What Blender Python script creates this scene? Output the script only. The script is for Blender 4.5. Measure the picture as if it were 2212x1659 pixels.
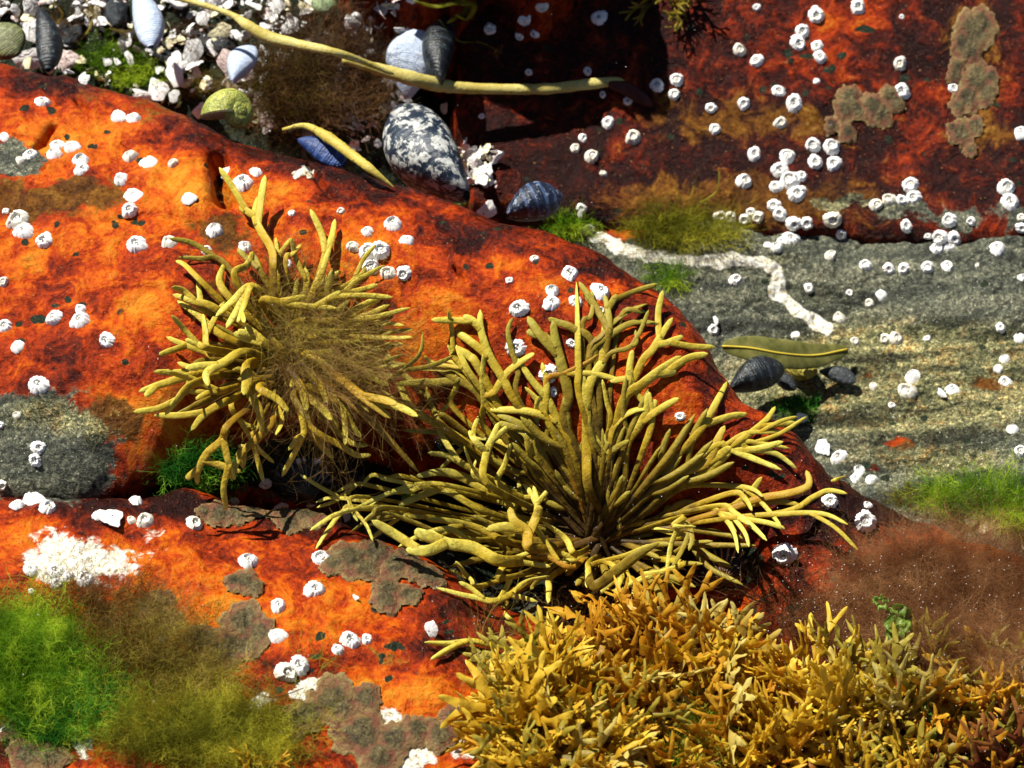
import bpy, math, random
import numpy as np
from mathutils import Matrix, Vector
random.seed(7); RS = np.random.RandomState(11)
# ------------------------------------------------------------------ scene, camera, sky, sun
S = bpy.context.scene
for o in list(bpy.data.objects): bpy.data.objects.remove(o)
C = S.collection
S.unit_settings.scale_length = 0.1          # one unit is ten centimetres
PITCH = math.radians(52); DIST = 22.0; VW = 6.0
FW = np.array([0, math.cos(PITCH), -math.sin(PITCH)]); UP = np.array([0, math.sin(PITCH), math.cos(PITCH)])
CAM = -FW*DIST
cd = bpy.data.cameras.new('camera'); cam = bpy.data.objects.new('camera', cd); C.objects.link(cam); S.camera = cam
cd.sensor_width = 36; cd.lens = 36*DIST/VW; cd.clip_start = 0.1; cd.clip_end = 500
cam.location = CAM; cam.rotation_euler = (math.pi/2-PITCH, 0, 0)
cd.dof.use_dof = True; cd.dof.focus_distance = DIST-0.35; cd.dof.aperture_fstop = 1.1
SUN = np.array([-0.50, 0.42, 1.0]); SUN = SUN/np.linalg.norm(SUN)
w = bpy.data.worlds.new("World"); S.world = w; w.use_nodes = True
sky = w.node_tree.nodes.new('ShaderNodeTexSky'); sky.sky_type = 'NISHITA'; sky.sun_disc = False; sky.air_density = .55; sky.dust_density = .3
sky.sun_elevation = math.asin(SUN[2]); sky.sun_rotation = math.atan2(SUN[0], SUN[1])
bgn = w.node_tree.nodes['Background']; bgn.inputs['Strength'].default_value = 0.05
w.node_tree.links.new(sky.outputs[0], bgn.inputs[0])
sl = bpy.data.lights.new('sun', 'SUN'); sl.energy = 5.0; sl.angle = math.radians(0.5); sl.color = (1, .95, .86)
so = bpy.data.objects.new('sun', sl); C.objects.link(so); so.rotation_euler = Vector(SUN).to_track_quat('Z', 'Y').to_euler()
S.view_settings.view_transform = 'Standard'; S.view_settings.look = 'None'; S.view_settings.gamma = 1
S.view_settings.exposure = 0.95
S.cycles.max_bounces = 6; S.cycles.transparent_max_bounces = 24
# ------------------------------------------------------------------ picture <-> world (measuring units: 2212 x 1659)
K = VW/2212.0
def unproj(u, v, z):
    u = np.asarray(u, float); v = np.asarray(v, float)
    a = (u-1106)*K; b = -(v-829.5)*K
    d = FW*DIST + a[..., None]*np.array([1., 0, 0]) + b[..., None]*UP
    t = (z-CAM[2])/d[..., 2]
    return CAM + t[..., None]*d
def proj(P):
    P = np.asarray(P, float); q = P-CAM; dep = q@FW
    return 1106+q[..., 0]*DIST/dep/K, 829.5-(q@UP)*DIST/dep/K
# ------------------------------------------------------------------ noise
def _h(xi, yi, s):
    h = (xi.astype(np.int64)*374761393+yi.astype(np.int64)*668265263+s*974634777) & 0xffffffff
    h = ((h ^ (h >> 13))*1274126177) & 0xffffffff
    return ((h ^ (h >> 16)) & 0xffff)/65536.0*2*math.pi
def pn(x, y, s=0):
    xi = np.floor(x); yi = np.floor(y); fx = x-xi; fy = y-yi
    def g(i, j):
        a = _h(xi+i, yi+j, s); return np.cos(a)*(fx-i)+np.sin(a)*(fy-j)
    sx = fx*fx*fx*(fx*(fx*6-15)+10); sy = fy*fy*fy*(fy*(fy*6-15)+10)
    a = g(0, 0)*(1-sx)+g(1, 0)*sx; b = g(0, 1)*(1-sx)+g(1, 1)*sx
    return (a*(1-sy)+b*sy)*1.4
def fbm(x, y, o=4, s=0, r=.5):
    t = 0; a = 1; n = 0
    for k in range(o):
        t = t+a*pn(x, y, s+k*17); n += a; a *= r; x = x*2.03+5.1; y = y*2.03+1.7
    return t/n
def sst(a, b, x):
    t = np.clip((x-a)/(b-a), 0, 1); return t*t*(3-2*t)
# ------------------------------------------------------------------ tagging and mesh helpers
def tag(o, label=None, cat=None, group=None, kind=None):
    if label: o['label'] = label
    if cat: o['category'] = cat
    if group: o['group'] = group
    if kind: o['kind'] = kind
    return o
def mk(name, V, F, mat=None, parent=None, smooth=True, cols=None):
    """V (n,3), F list of int arrays (each (m,k))"""
    me = bpy.data.meshes.new(name); V = np.asarray(V, np.float32)
    if not isinstance(F, list) or (len(F) and np.ndim(F[0]) == 1): F = [np.asarray(F)]
    F = [np.asarray(f, np.int32) for f in F if len(f)]
    me.vertices.add(len(V)); me.vertices.foreach_set('co', V.ravel())
    lt = np.concatenate([np.full(len(f), f.shape[1], np.int32) for f in F])
    lv = np.concatenate([f.ravel() for f in F])
    me.loops.add(len(lv)); me.loops.foreach_set('vertex_index', lv)
    me.polygons.add(len(lt)); st = np.zeros(len(lt), np.int32); st[1:] = np.cumsum(lt)[:-1]
    me.polygons.foreach_set('loop_start', st)
    try: me.polygons.foreach_set('loop_total', lt)
    except Exception: pass
    me.polygons.foreach_set('use_smooth', np.full(len(lt), smooth, bool))
    me.update(calc_edges=True)
    if cols:
        for k, c in cols.items():
            at = me.color_attributes.new(k, 'FLOAT_COLOR', 'POINT'); at.data.foreach_set('color', np.asarray(c, np.float32).ravel())
    if mat: me.materials.append(mat)
    o = bpy.data.objects.new(name, me); C.objects.link(o)
    if parent: o.parent = parent
    return o
def empty(name, loc, label, cat, group=None):
    o = bpy.data.objects.new(name, None); C.objects.link(o); o.location = loc; o.empty_display_size = .05
    return tag(o, label, cat, group)
def frame(x, y, z, loc, s=1):
    M = Matrix.Identity(4)
    for i in range(3): M[i][0] = x[i]*s; M[i][1] = y[i]*s; M[i][2] = z[i]*s; M[i][3] = loc[i]
    return M
def nrm(a): return a/max(1e-9, np.linalg.norm(a))
# ------------------------------------------------------------------ node helpers
class NT:
    def __init__(s, name):
        s.m = bpy.data.materials.new(name); s.m.use_nodes = True; s.t = s.m.node_tree; s.n = s.t.nodes; s.l = s.t.links
        s.b = s.n['Principled BSDF']; s.tc = s.n.new('ShaderNodeTexCoord').outputs['Object']
    def put(s, sock, v):
        if hasattr(v, 'is_output') or isinstance(v, bpy.types.NodeSocket): s.l.new(v, sock)
        else: sock.default_value = v
    def noise(s, sc, det=4, rough=.5, dist=0, vec=None, out=0):
        n = s.n.new('ShaderNodeTexNoise'); n.inputs['Scale'].default_value = sc; n.inputs['Detail'].default_value = det
        n.inputs['Roughness'].default_value = rough; n.inputs['Distortion'].default_value = dist
        s.l.new(vec or s.tc, n.inputs['Vector']); return n.outputs[out]
    def vor(s, sc, vec=None, out='Distance', rnd=1.0):
        n = s.n.new('ShaderNodeTexVoronoi'); n.inputs['Scale'].default_value = sc; n.inputs['Randomness'].default_value = rnd
        s.l.new(vec or s.tc, n.inputs['Vector']); return n.outputs[out]
    def ramp(s, f, stops, interp='LINEAR'):
        n = s.n.new('ShaderNodeValToRGB'); r = n.color_ramp; r.interpolation = interp
        while len(r.elements) < len(stops): r.elements.new(.5)
        for e, (p, c) in zip(r.elements, stops):
            e.position = p; e.color = (c, c, c, 1) if isinstance(c, (int, float)) else (*c, 1)
        s.put(n.inputs[0], f); return n.outputs[0]
    def math(s, op, a, b=0.0, c=None, cl=False):
        n = s.n.new('ShaderNodeMath'); n.operation = op; n.use_clamp = cl; s.put(n.inputs[0], a); s.put(n.inputs[1], b)
        if c is not None: s.put(n.inputs[2], c)
        return n.outputs[0]
    def mix(s, f, a, b, mode='MIX'):
        n = s.n.new('ShaderNodeMix'); n.data_type = 'RGBA'; n.blend_type = mode; s.put(n.inputs[0], f)
        for i, v in ((6, a), (7, b)):
            s.put(n.inputs[i], (*v, 1) if isinstance(v, tuple) and len(v) == 3 else v)
        return n.outputs[2]
    def attr(s, name):
        n = s.n.new('ShaderNodeAttribute'); n.attribute_name = name; sp = s.n.new('ShaderNodeSeparateColor'); s.l.new(n.outputs['Color'], sp.inputs[0])
        return sp.outputs[0], sp.outputs[1], sp.outputs[2]
    def step(s, a, b, x):
        n = s.n.new('ShaderNodeMapRange'); n.interpolation_type = 'SMOOTHSTEP'; s.put(n.inputs[0], x)
        n.inputs[1].default_value = a; n.inputs[2].default_value = b; return n.outputs[0]
    def bump(s, h, d, st=1, prev=None):
        n = s.n.new('ShaderNodeBump'); n.inputs['Distance'].default_value = d; n.inputs['Strength'].default_value = st
        s.l.new(h, n.inputs['Height'])
        if prev: s.l.new(prev, n.inputs['Normal'])
        return n.outputs[0]
    def fin(s, col, rough=.5, spec=.3, nor=None, trans=None):
        s.put(s.b.inputs['Base Color'], (*col, 1) if isinstance(col, tuple) else col); s.put(s.b.inputs['Roughness'], rough)
        s.b.inputs['Specular IOR Level'].default_value = spec
        if nor: s.l.new(nor, s.b.inputs['Normal'])
        if trans:
            tr = s.n.new('ShaderNodeBsdfTranslucent'); s.put(tr.inputs[0], (*col, 1) if isinstance(col, tuple) else col)
            mx = s.n.new('ShaderNodeMixShader'); mx.inputs[0].default_value = trans
            s.l.new(s.b.outputs[0], mx.inputs[1]); s.l.new(tr.outputs[0], mx.inputs[2]); s.l.new(mx.outputs[0], s.n['Material Output'].inputs[0])
        return s.m
def rock_mat():
    t = NT('encrusted_rock'); R, G, B = t.attr('ma'); Gr, Wh, Bk = t.attr('mb')
    n1 = t.noise(1.6, 5, .55, .8); n2 = t.noise(6.5, 9, .66, .9); n3 = t.noise(38, 6, .65); n4 = t.noise(110, 3, .6)
    f = t.math('ADD', t.math('MULTIPLY', n2, .62), t.math('MULTIPLY', n1, .38))
    f = t.math('ADD', f, t.math('MULTIPLY', t.math('SUBTRACT', n3, .5), .28))
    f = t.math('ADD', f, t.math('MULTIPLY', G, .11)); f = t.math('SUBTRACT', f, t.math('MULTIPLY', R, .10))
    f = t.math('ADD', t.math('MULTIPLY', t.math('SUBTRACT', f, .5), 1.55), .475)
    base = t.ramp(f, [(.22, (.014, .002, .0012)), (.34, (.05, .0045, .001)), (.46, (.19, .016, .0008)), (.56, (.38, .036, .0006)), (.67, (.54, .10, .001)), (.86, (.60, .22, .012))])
    ol = t.ramp(t.math('ADD', t.math('MULTIPLY', n2, .6), t.math('MULTIPLY', n3, .4)), [(.36, (.02, .008, .001)), (.47, (.085, .028, .002)), (.56, (.17, .062, .004)), (.68, (.34, .19, .03))])
    col = t.mix(t.step(.28, .62, t.math('ADD', B, t.math('MULTIPLY', t.math('SUBTRACT', n2, .5), 2.0))), base, ol)
    # grey speckled stone
    sp = t.noise(36, 7, .85, .5); tint = t.ramp(t.noise(5, 5, .6, .5), [(.42, (1, 1, 1)), (.58, (1.0, .8, .4)), (.72, (.8, .35, .12))])
    gr = t.ramp(t.math('ADD', t.math('MULTIPLY', sp, .8), t.math('MULTIPLY', n4, .2)), [(.38, (.004, .007, .005)), (.46, (.035, .038, .026)), (.53, (.12, .12, .08)), (.59, (.30, .29, .20)), (.66, (.58, .56, .42))])
    mp = t.n.new('ShaderNodeMapping'); mp.inputs['Scale'].default_value = (.5, 3.2, 1.5); t.l.new(t.tc, mp.inputs[0])
    bn = t.noise(2.4, 6, .6, .3, mp.outputs[0])
    gr = t.mix(1, gr, t.ramp(bn, [(.38, (.25, .27, .27)), (.48, (.75, .80, .77)), (.60, (1.5, 1.5, 1.4))]), 'MULTIPLY')
    smooth_ = t.mix(t.step(.35, .6, t.noise(4, 5, .6)), (.11, .12, .115), (.19, .20, .18)); gr = t.mix(t.math('MULTIPLY', t.math('SUBTRACT', 1, t.step(0, .7, B)), .12), gr, smooth_)
    gr = t.mix(t.math('MULTIPLY', t.step(.2, .9, B), 1), gr, t.mix(1, gr, t.ramp(n2, [(.38, (1.1, 1.05, .7)), (.5, (1.8, 1.65, 1.15)), (.64, (1.9, 1.15, .5))]), 'MULTIPLY'))
    col = t.mix(t.step(.36, .60, t.math('ADD', Gr, t.math('MULTIPLY', t.math('SUBTRACT', n2, .5), 2.2))), col, gr)
    wh = t.ramp(n3, [(.33, (.28, .18, .06)), (.43, (.68, .62, .44)), (.55, (.88, .87, .78))])
    col = t.mix(t.step(.4, .62, t.math('ADD', Wh, t.math('MULTIPLY', t.math('SUBTRACT', t.noise(14, 8, .7, .6), .5), 1.3))), col, wh)
    # small dark crust spots, plus shade painted into hollows, crack and moss gaps
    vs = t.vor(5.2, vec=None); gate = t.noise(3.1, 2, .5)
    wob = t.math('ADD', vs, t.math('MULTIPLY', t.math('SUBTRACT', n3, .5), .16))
    crust_shade = t.math('MULTIPLY', t.math('SUBTRACT', 1, t.step(.10, .15, wob)), t.step(.5, .56, gate))
    crust_shade = t.math('MAXIMUM', crust_shade, t.step(.35, .6, t.math('ADD', Bk, t.math('MULTIPLY', t.math('SUBTRACT', n3, .5), .7))))
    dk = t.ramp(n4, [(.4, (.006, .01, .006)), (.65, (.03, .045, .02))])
    col = t.mix(crust_shade, col, dk)
    fl = t.step(.685, .72, t.noise(75, 2, .5)); col = t.mix(t.math('MULTIPLY', fl, t.math('ADD', .35, t.math('MULTIPLY', t.step(.5, .9, Gr), .4))), col, t.mix(t.step(.5, .9, Gr), (.75, .4, .12), (.7, .7, .55)))
    nb = t.bump(n2, .10, .7); nb = t.bump(n3, .03, .7, nb); nb = t.bump(n4, .010, .6, nb)
    return t.fin(col, t.ramp(n3, [(.3, .22), (.7, .5)]), .13, nb)
ROCK = rock_mat()
# ------------------------------------------------------------------ terrain
def axis(a, b, st, far):
    c = list(np.arange(a, b, st)); g = st; x = b
    while x < far: c.append(x); g *= 1.22; x += g
    g = st; x = a-st
    lo = []
    while x > -far: lo.append(x); g *= 1.22; x -= g
    return np.array(lo[::-1]+c)
XS = axis(-3.7, 3.7, .0105, 45); YS = axis(-3.3, 4.6, .0125, 45)
GX, GY = np.meshgrid(XS, YS)
def TPS(pts):
    P = np.array([list(unproj(u, v, z)) for u, v, z in pts]); n = len(P)
    def ph(r2): return np.where(r2 > 0, .5*r2*np.log(np.maximum(r2, 1e-12)), 0)
    D = ((P[:, None, :2]-P[None, :, :2])**2).sum(-1)
    A = np.zeros((n+3, n+3)); A[:n, :n] = ph(D)+np.eye(n)*.02; A[:n, n] = 1; A[:n, n+1:] = P[:, :2]; A[n:, :n] = A[:n, n:].T
    s = np.linalg.solve(A, np.r_[P[:, 2], 0, 0, 0]); lo, hi = P[:, 2].min()-.15, P[:, 2].max()+.15
    X = np.clip(GX, -5, 5); Y = np.clip(GY, -5, 5.5)
    Z = s[n]+s[n+1]*X+s[n+2]*Y
    for i in range(n): Z += s[i]*ph((X-P[i, 0])**2+(Y-P[i, 1])**2)
    return np.clip(Z, lo, hi)
def inside(pts, warp=0.05, sc=2.2, seed=5):
    """signed distance in plan to an outline given as (u,v,z): positive inside"""
    P = np.array([list(unproj(u, v, z))[:2] for u, v, z in pts])
    X = GX+warp*fbm(GX*sc, GY*sc, 4, seed); Y = GY+warp*fbm(GX*sc, GY*sc, 4, seed+9)
    d = np.full(X.shape, 1e9); ins = np.zeros(X.shape, bool); n = len(P)
    for i in range(n):
        a = P[i]; b = P[(i+1) % n]; e = b-a
        t = np.clip(((X-a[0])*e[0]+(Y-a[1])*e[1])/(e@e), 0, 1)
        d = np.minimum(d, np.hypot(X-a[0]-t*e[0], Y-a[1]-t*e[1]))
        c = ((a[1] > Y) != (b[1] > Y)); xc = a[0]+(Y-a[1])/(e[1] if abs(e[1]) > 1e-9 else 1e-9)*e[0]
        ins ^= c & (X < xc)
    return np.where(ins, d, -d)
def drop(d, R, Hd, steep=3.5):
    t = np.clip(d/R, 0, 1)
    return np.where(d > 0, Hd*(1-np.sqrt(np.clip(1-(1-t)**2, 0, 1))), Hd-d*steep)
N1 = fbm(GX*1.1, GY*1.1, 5, 1); N2 = fbm(GX*3.5, GY*3.5, 5, 2, .55); N3 = fbm(GX*14, GY*14, 4, 3, .6)
RID = 1-np.abs(fbm(GX*1.7, GY*2.6, 4, 41))*3
# seabed
bed = TPS([(60, 60, -.15), (400, 100, -.25), (800, 150, -.45), (1000, 200, -.8), (1300, 480, -.75), (1600, 540, -.72), (2212, 540, -.62), (1750, 640, -.85), (2212, 700, -.75), (1720, 800, -.95), (2212, 900, -.72),
           (1900, 1020, -.85), (2212, 1100, -.75), (1106, 900, -1.2), (300, 700, -1.1), (1300, 1150, -.95), (640, 1020, -.75), (500, 1400, -1), (1200, 1550, -.9), (1900, 1450, -.85), (2212, 1650, -.75), (1500, 0, -.75), (2212, 0, -.6)])
bed = bed+.05*N1+.06*N2+.018*N3
# layered steps of the grey shelf
q = GY*3.1+2.6*N1+1.2*N2; st = (q-np.floor(q)); bed += .014*sst(0, .25, st)*sst(1, .8, st)*sst(.4, 1.2, GX)
def vein(pts, wd):
    P = np.array([list(p) for p in pts], float); d = np.full(GX.shape, 1e9)
    for k in range(2):
        pass
    return P
# main boulder
ridA = [(-500, -10, .35), (-150, 68, .35), (0, 95, .38), (160, 124, .4), (320, 175, .42), (470, 246, .42), (640, 315, .42), (800, 345, .42), (960, 395, .42), (1090, 448, .42), (1220, 478, .42), (1330, 530, .4), (1430, 590, .38), (1520, 670, .33),
        (1568, 760, .22), (1610, 830, .12), (1720, 905, .0), (1800, 985, -.1), (1960, 1065, -.25), (2120, 1130, -.38), (2330, 1210, -.5), (2600, 1330, -.6)]
lowA = [(2600, 1900, -.6), (1700, 1500, -.55), (1560, 1320, -.55), (1420, 1300, -.6), (1250, 1120, -.45), (1000, 1000, -.3), (860, 930, -.25), (700, 960, -.1), (560, 950, .0), (420, 985, .0), (300, 1045, .0), (180, 1085, .0), (0, 1085, .0), (-500, 1090, .0)]
fA = TPS([(0, 110, .38), (470, 255, .42), (960, 400, .42), (1330, 540, .4), (1560, 780, .2), (1850, 1020, -.18), (2212, 1180, -.45), (0, 400, .46), (0, 700, .36), (60, 980, .12), (300, 500, .5), (350, 800, .38), (250, 1000, .1), (600, 550, .52), (600, 850, .15),
          (900, 600, .5), (860, 900, .0), (1150, 700, .42), (1200, 950, .0), (1400, 750, .34), (1500, 950, .05), (1650, 1050, -.12), (1700, 1200, -.32), (1500, 1250, -.6), (1900, 1250, -.42), (2100, 1450, -.6), (-500, 500, .4), (2500, 1500, -.65)])
dA = inside(ridA+lowA, .06)
PITS = []
zA = fA+.045*N1+.035*N2+.010*N3+.02*RID-drop(dA, .30, .28)
# crack and pits in the boulder
def seg_d(pts):
    P = np.array([list(unproj(u, v, z))[:2] for u, v, z in pts]); d = np.full(GX.shape, 1e9)
    X = GX+.05*N2; Y = GY+.05*N1
    for a, b in zip(P[:-1], P[1:]):
        e = b-a; t = np.clip(((X-a[0])*e[0]+(Y-a[1])*e[1])/(e@e), 0, 1); d = np.minimum(d, np.hypot(X-a[0]-t*e[0], Y-a[1]-t*e[1]))
    return d
for pts, wd, dp in (([(478, 355, .45), (470, 400, .45), (482, 448, .45)], .05, .22), ([(672, 345, .45), (690, 400, .45), (715, 440, .45)], .022, .08), ([(170, 215, .42), (190, 240, .42)], .02, .06),
                    ([(240, 480, .48), (330, 470, .48), (430, 500, .5)], .03, .03), ([(985, 585, .48), (1000, 605, .48)], .015, .06), ([(80, 320, .45), (100, 300, .45), (118, 270, .45)], .02, .06)):
    zA -= dp*np.exp(-(seg_d(pts)/wd)**2)
for pts_, wd_, dp_ in (([(520, 985, -.1), (640, 1010, -.2), (760, 1020, -.3)], .26, .42), ([(850, 1060, -.4), (1000, 1130, -.5)], .24, .35), ([(1120, 1230, -.5), (1300, 1245, -.55), (1560, 1235, -.55)], .26, .35)):
    PITS.append(dp_*np.exp(-(seg_d(pts_)/wd_)**2)); zA -= PITS[-1]
zA += .07*np.exp(-(seg_d([(420, 330, .45), (440, 400, .45), (420, 470, .45)])/.16)**2)
# lower slab
outB = [(-600, 1030, .05), (0, 1050, .05), (170, 1062, .05), (300, 1050, .05), (400, 1022, .0), (470, 1050, -.05), (560, 1082, -.1), (700, 1085, -.1), (820, 1130, -.12), (960, 1200, -.15), (1080, 1270, -.2), (1250, 1330, -.35), (1500, 1340, -.45), (1800, 1400, -.5), (2600, 1450, -.5), (2700, 2300, -.3), (-700, 2300, .2)]
fB = TPS([(0, 1100, .08), (250, 1110, .08), (560, 1100, -.08), (400, 1150, .0), (150, 1200, .12), (400, 1250, .05), (800, 1180, -.12), (700, 1300, .0), (950, 1300, -.1), (1100, 1350, -.25), (900, 1450, -.05), (600, 1500, .0), (200, 1500, .0), (1050, 1600, -.15), (300, 1659, .05),
          (1400, 1450, -.5), (1800, 1500, -.55), (2212, 1600, -.55), (1500, 1800, -.45), (-500, 1400, .1), (500, 2200, .2)])
dB = inside(outB, .05, 2.2, 15)
zB = fB+.04*N1+.035*N2+.010*N3+.02*RID-drop(dB, .18, .18)-.7*PITS[1]-.8*PITS[2]
# back rock (dark red slope with barnacles)
outC = [(1010, -900, .4), (985, -100, .3), (990, 60, .1), (985, 200, -.25), (1000, 300, -.4), (1020, 420, -.55), (1180, 455, -.6), (1330, 470, -.62), (1560, 472, -.62), (1700, 478, -.6), (1900, 490, -.58), (2080, 500, -.55), (2300, 505, -.55), (3400, 540, -.5), (3400, -1100, .5)]
fC = TPS([(1000, 0, .0), (1000, 250, -.38), (1050, 430, -.58), (1300, 300, -.45), (1300, 460, -.62), (1500, 100, -.14), (1600, 470, -.6), (1700, 250, -.36), (1900, 0, .0), (2000, 300, -.4), (2212, 480, -.52), (2212, 100, -.1), (1500, -300, .35), (2500, -300, .4), (2600, 300, -.35)])
dC = inside(outC, .05, 2.6, 25)
zC = fC+.045*N1+.028*N2+.009*N3-drop(dC, .14, .12, 6)
# ledge boulder beyond the picture's top edge that shades the slope
outD = [(-.85, 3.15), (-.5, 3.02), (-.1, 3.08), (.15, 3.0), (.30, 3.2), (.4, 3.8), (.2, 4.8), (-1.3, 5.0), (-1.2, 3.8)]
_un = unproj
def planpts(L): return L
P = np.array(outD)
def inside_xy(P, seed=33):
    X = GX+.32*fbm(GX*3, GY*3, 5, seed, .6); Y = GY+.32*fbm(GX*3, GY*3, 4, seed+4)
    d = np.full(X.shape, 1e9); ins = np.zeros(X.shape, bool); n = len(P)
    for i in range(n):
        a = P[i]; b = P[(i+1) % n]; e = b-a; t = np.clip(((X-a[0])*e[0]+(Y-a[1])*e[1])/(e@e), 0, 1)
        d = np.minimum(d, np.hypot(X-a[0]-t*e[0], Y-a[1]-t*e[1])); c = ((a[1] > Y) != (b[1] > Y)); xc = a[0]+(Y-a[1])/(e[1] if abs(e[1]) > 1e-9 else 1e-9)*e[0]; ins ^= c & (X < xc)
    return np.where(ins, d, -d)
dD = inside_xy(P); zD = 1.4+.15*N1+.06*N2+.015*N3-drop(dD, .35, .5, 9)
ALL = np.maximum.reduce([bed, zA, zB, zC, zD])
def hgt(x, y, Z=None):
    Z = ALL if Z is None else Z
    fx = np.interp(x, XS, np.arange(len(XS))); fy = np.interp(y, YS, np.arange(len(YS)))
    i = np.clip(fx.astype(int), 0, len(XS)-2); j = np.clip(fy.astype(int), 0, len(YS)-2); a = fx-i; b = fy-j
    return (Z[j, i]*(1-a)+Z[j, i+1]*a)*(1-b)+(Z[j+1, i]*(1-a)+Z[j+1, i+1]*a)*b
def hit(u, v):
    """where the line of sight through (u,v) meets the rocks: points and normals"""
    u = np.atleast_1d(np.asarray(u, float)); v = np.atleast_1d(np.asarray(v, float)); zs = np.linspace(2.2, -1.6, 1200)
    out = np.zeros((len(u), 3))
    for k in range(0, len(u), 2000):
        uu, vv = u[k:k+2000], v[k:k+2000]
        a = (uu-1106)*K; b = -(vv-829.5)*K; d = FW*DIST+a[:, None]*np.array([1., 0, 0])+b[:, None]*UP
        t = (zs[None, :]-CAM[2])/d[:, 2:3]; X = CAM[0]+t*d[:, 0:1]; Y = CAM[1]+t*d[:, 1:2]
        below = hgt(X, Y) > zs[None, :]; i = np.argmax(below, 1); r = np.arange(len(uu)); out[k:k+2000] = np.c_[X[r, i], Y[r, i], zs[i]]
    e = .03; gx = (hgt(out[:, 0]+e, out[:, 1])-hgt(out[:, 0]-e, out[:, 1]))/(2*e); gy = (hgt(out[:, 0], out[:, 1]+e)-hgt(out[:, 0], out[:, 1]-e))/(2*e)
    n = np.c_[-gx, -gy, np.ones(len(u))]; n /= np.linalg.norm(n, axis=1)[:, None]
    return out, n
def hit1(u, v): p, n = hit(u, v); return p[0], n[0]
# colour regions, measured as patches (u, v, ru, rv, weight)
def blobs(U, V, L, warp=30, hard=1.3, slope=.95):
    m = np.zeros(U.shape)
    for u, v, ru, rv, wt in L:
        m = m+wt*np.clip(hard-slope*((((U-u)/ru)**2+((V-v)/rv)**2)**.5), 0, 1)
    return m
DARKRED = [(150, 170, 230, 40, 1.2), (430, 290, 160, 45, 1.2), (650, 350, 160, 40, 1), (850, 400, 180, 45, 1.1), (1080, 500, 200, 45, 1.1), (1300, 570, 150, 45, 1), (1480, 660, 90, 60, .8), (1560, 820, 80, 120, .6), (1700, 1000, 120, 140, .8), (1900, 1100, 200, 70, 1.0), (1700, 1180, 150, 100, .6),
           (300, 1090, 320, 35, 1.4), (700, 1130, 200, 40, 1), (250, 1150, 80, 30, .6), (390, 1040, 60, 40, 1), (30, 1600, 150, 60, 1), (1000, 1340, 150, 60, .5), (930, 1400, 200, 40, .5), (100, 820, 60, 30, .5), (1050, 100, 100, 200, 1),
           (1150, 380, 200, 100, 1.0), (1550, 380, 260, 90, .9), (2000, 380, 350, 90, 1.0), (1650, 180, 140, 90, .6), (2000, 130, 120, 120, .7), (1850, 300, 80, 60, .5), (2150, 30, 120, 60, .5), (1450, 80, 150, 150, .7)]
BRIGHT = [(110, 300, 150, 60, .8), (330, 300, 130, 60, .8), (420, 400, 90, 70, 1.3), (600, 410, 110, 50, 1.3), (240, 480, 160, 60, .5), (330, 670, 60, 60, 1.3), (300, 880, 110, 60, 1.2), (330, 960, 100, 50, .9), (800, 540, 150, 70, .8), (930, 700, 120, 100, 1.2), (900, 740, 80, 40, .8), (1150, 600, 120, 60, .5),
          (60, 1150, 80, 60, .9), (280, 1190, 110, 50, 1.0), (400, 1300, 120, 50, .9), (560, 1350, 100, 60, .9), (730, 1300, 120, 50, 1), (860, 1500, 130, 60, 1.0), (800, 1360, 100, 40, .4), (600, 500, 90, 40, .6), (60, 560, 80, 60, .5),
          (1860, 30, 120, 60, 1.0), (1780, 80, 90, 40, .7), (1650, 150, 60, 60, .6), (1960, 190, 60, 40, .9), (2150, 150, 60, 60, .7), (1900, 250, 40, 30, .5), (60, 280, 40, 30, .6)]
OLIVE = [(60, 430, 170, 50, .7), (200, 420, 120, 45, .55), (120, 900, 170, 60, .7), (260, 920, 60, 60, .7), (450, 640, 70, 60, .6), (480, 500, 90, 40, .8), (420, 220, 200, 40, .5), (150, 200, 120, 25, .3), (1500, 430, 260, 50, 1), (1750, 440, 250, 60, .8), (1500, 250, 250, 60, .5), (1700, 270, 260, 40, .6),
         (2120, 160, 70, 140, .6), (2130, 290, 80, 50, .6), (1560, 520, 60, 60, .5), (820, 1420, 100, 40, .3), (2100, 60, 60, 60, .6)]
GREY = [(70, 960, 170, 120, 1.5), (10, 335, 70, 40, 1.3), (160, 990, 90, 60, .8), (2000, 650, 600, 160, 0), (1950, 455, 70, 25, 1.0), (1820, 440, 60, 25, .9), (2080, 470, 60, 30, .9), (2212, 470, 60, 30, .6), (640, 1040, 120, 60, .6), (760, 1080, 60, 30, .5)]
WHITE = [(150, 1190, 95, 60, .66), (220, 1230, 100, 50, .66), (100, 1235, 70, 34, .5), (330, 1190, 60, 20, .4), (690, 1490, 60, 22, 1.1), (810, 1560, 70, 45, 1), (560, 1500, 30, 25, .8), (180, 1600, 30, 40, 1), (880, 1640, 70, 30, 1), (1010, 1600, 60, 35, 1.1), (640, 370, 30, 14, .9), (1520, 740, 30, 26, .0), (60, 1630, 30, 20, .8), (330, 1150, 40, 20, .5)]
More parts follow.
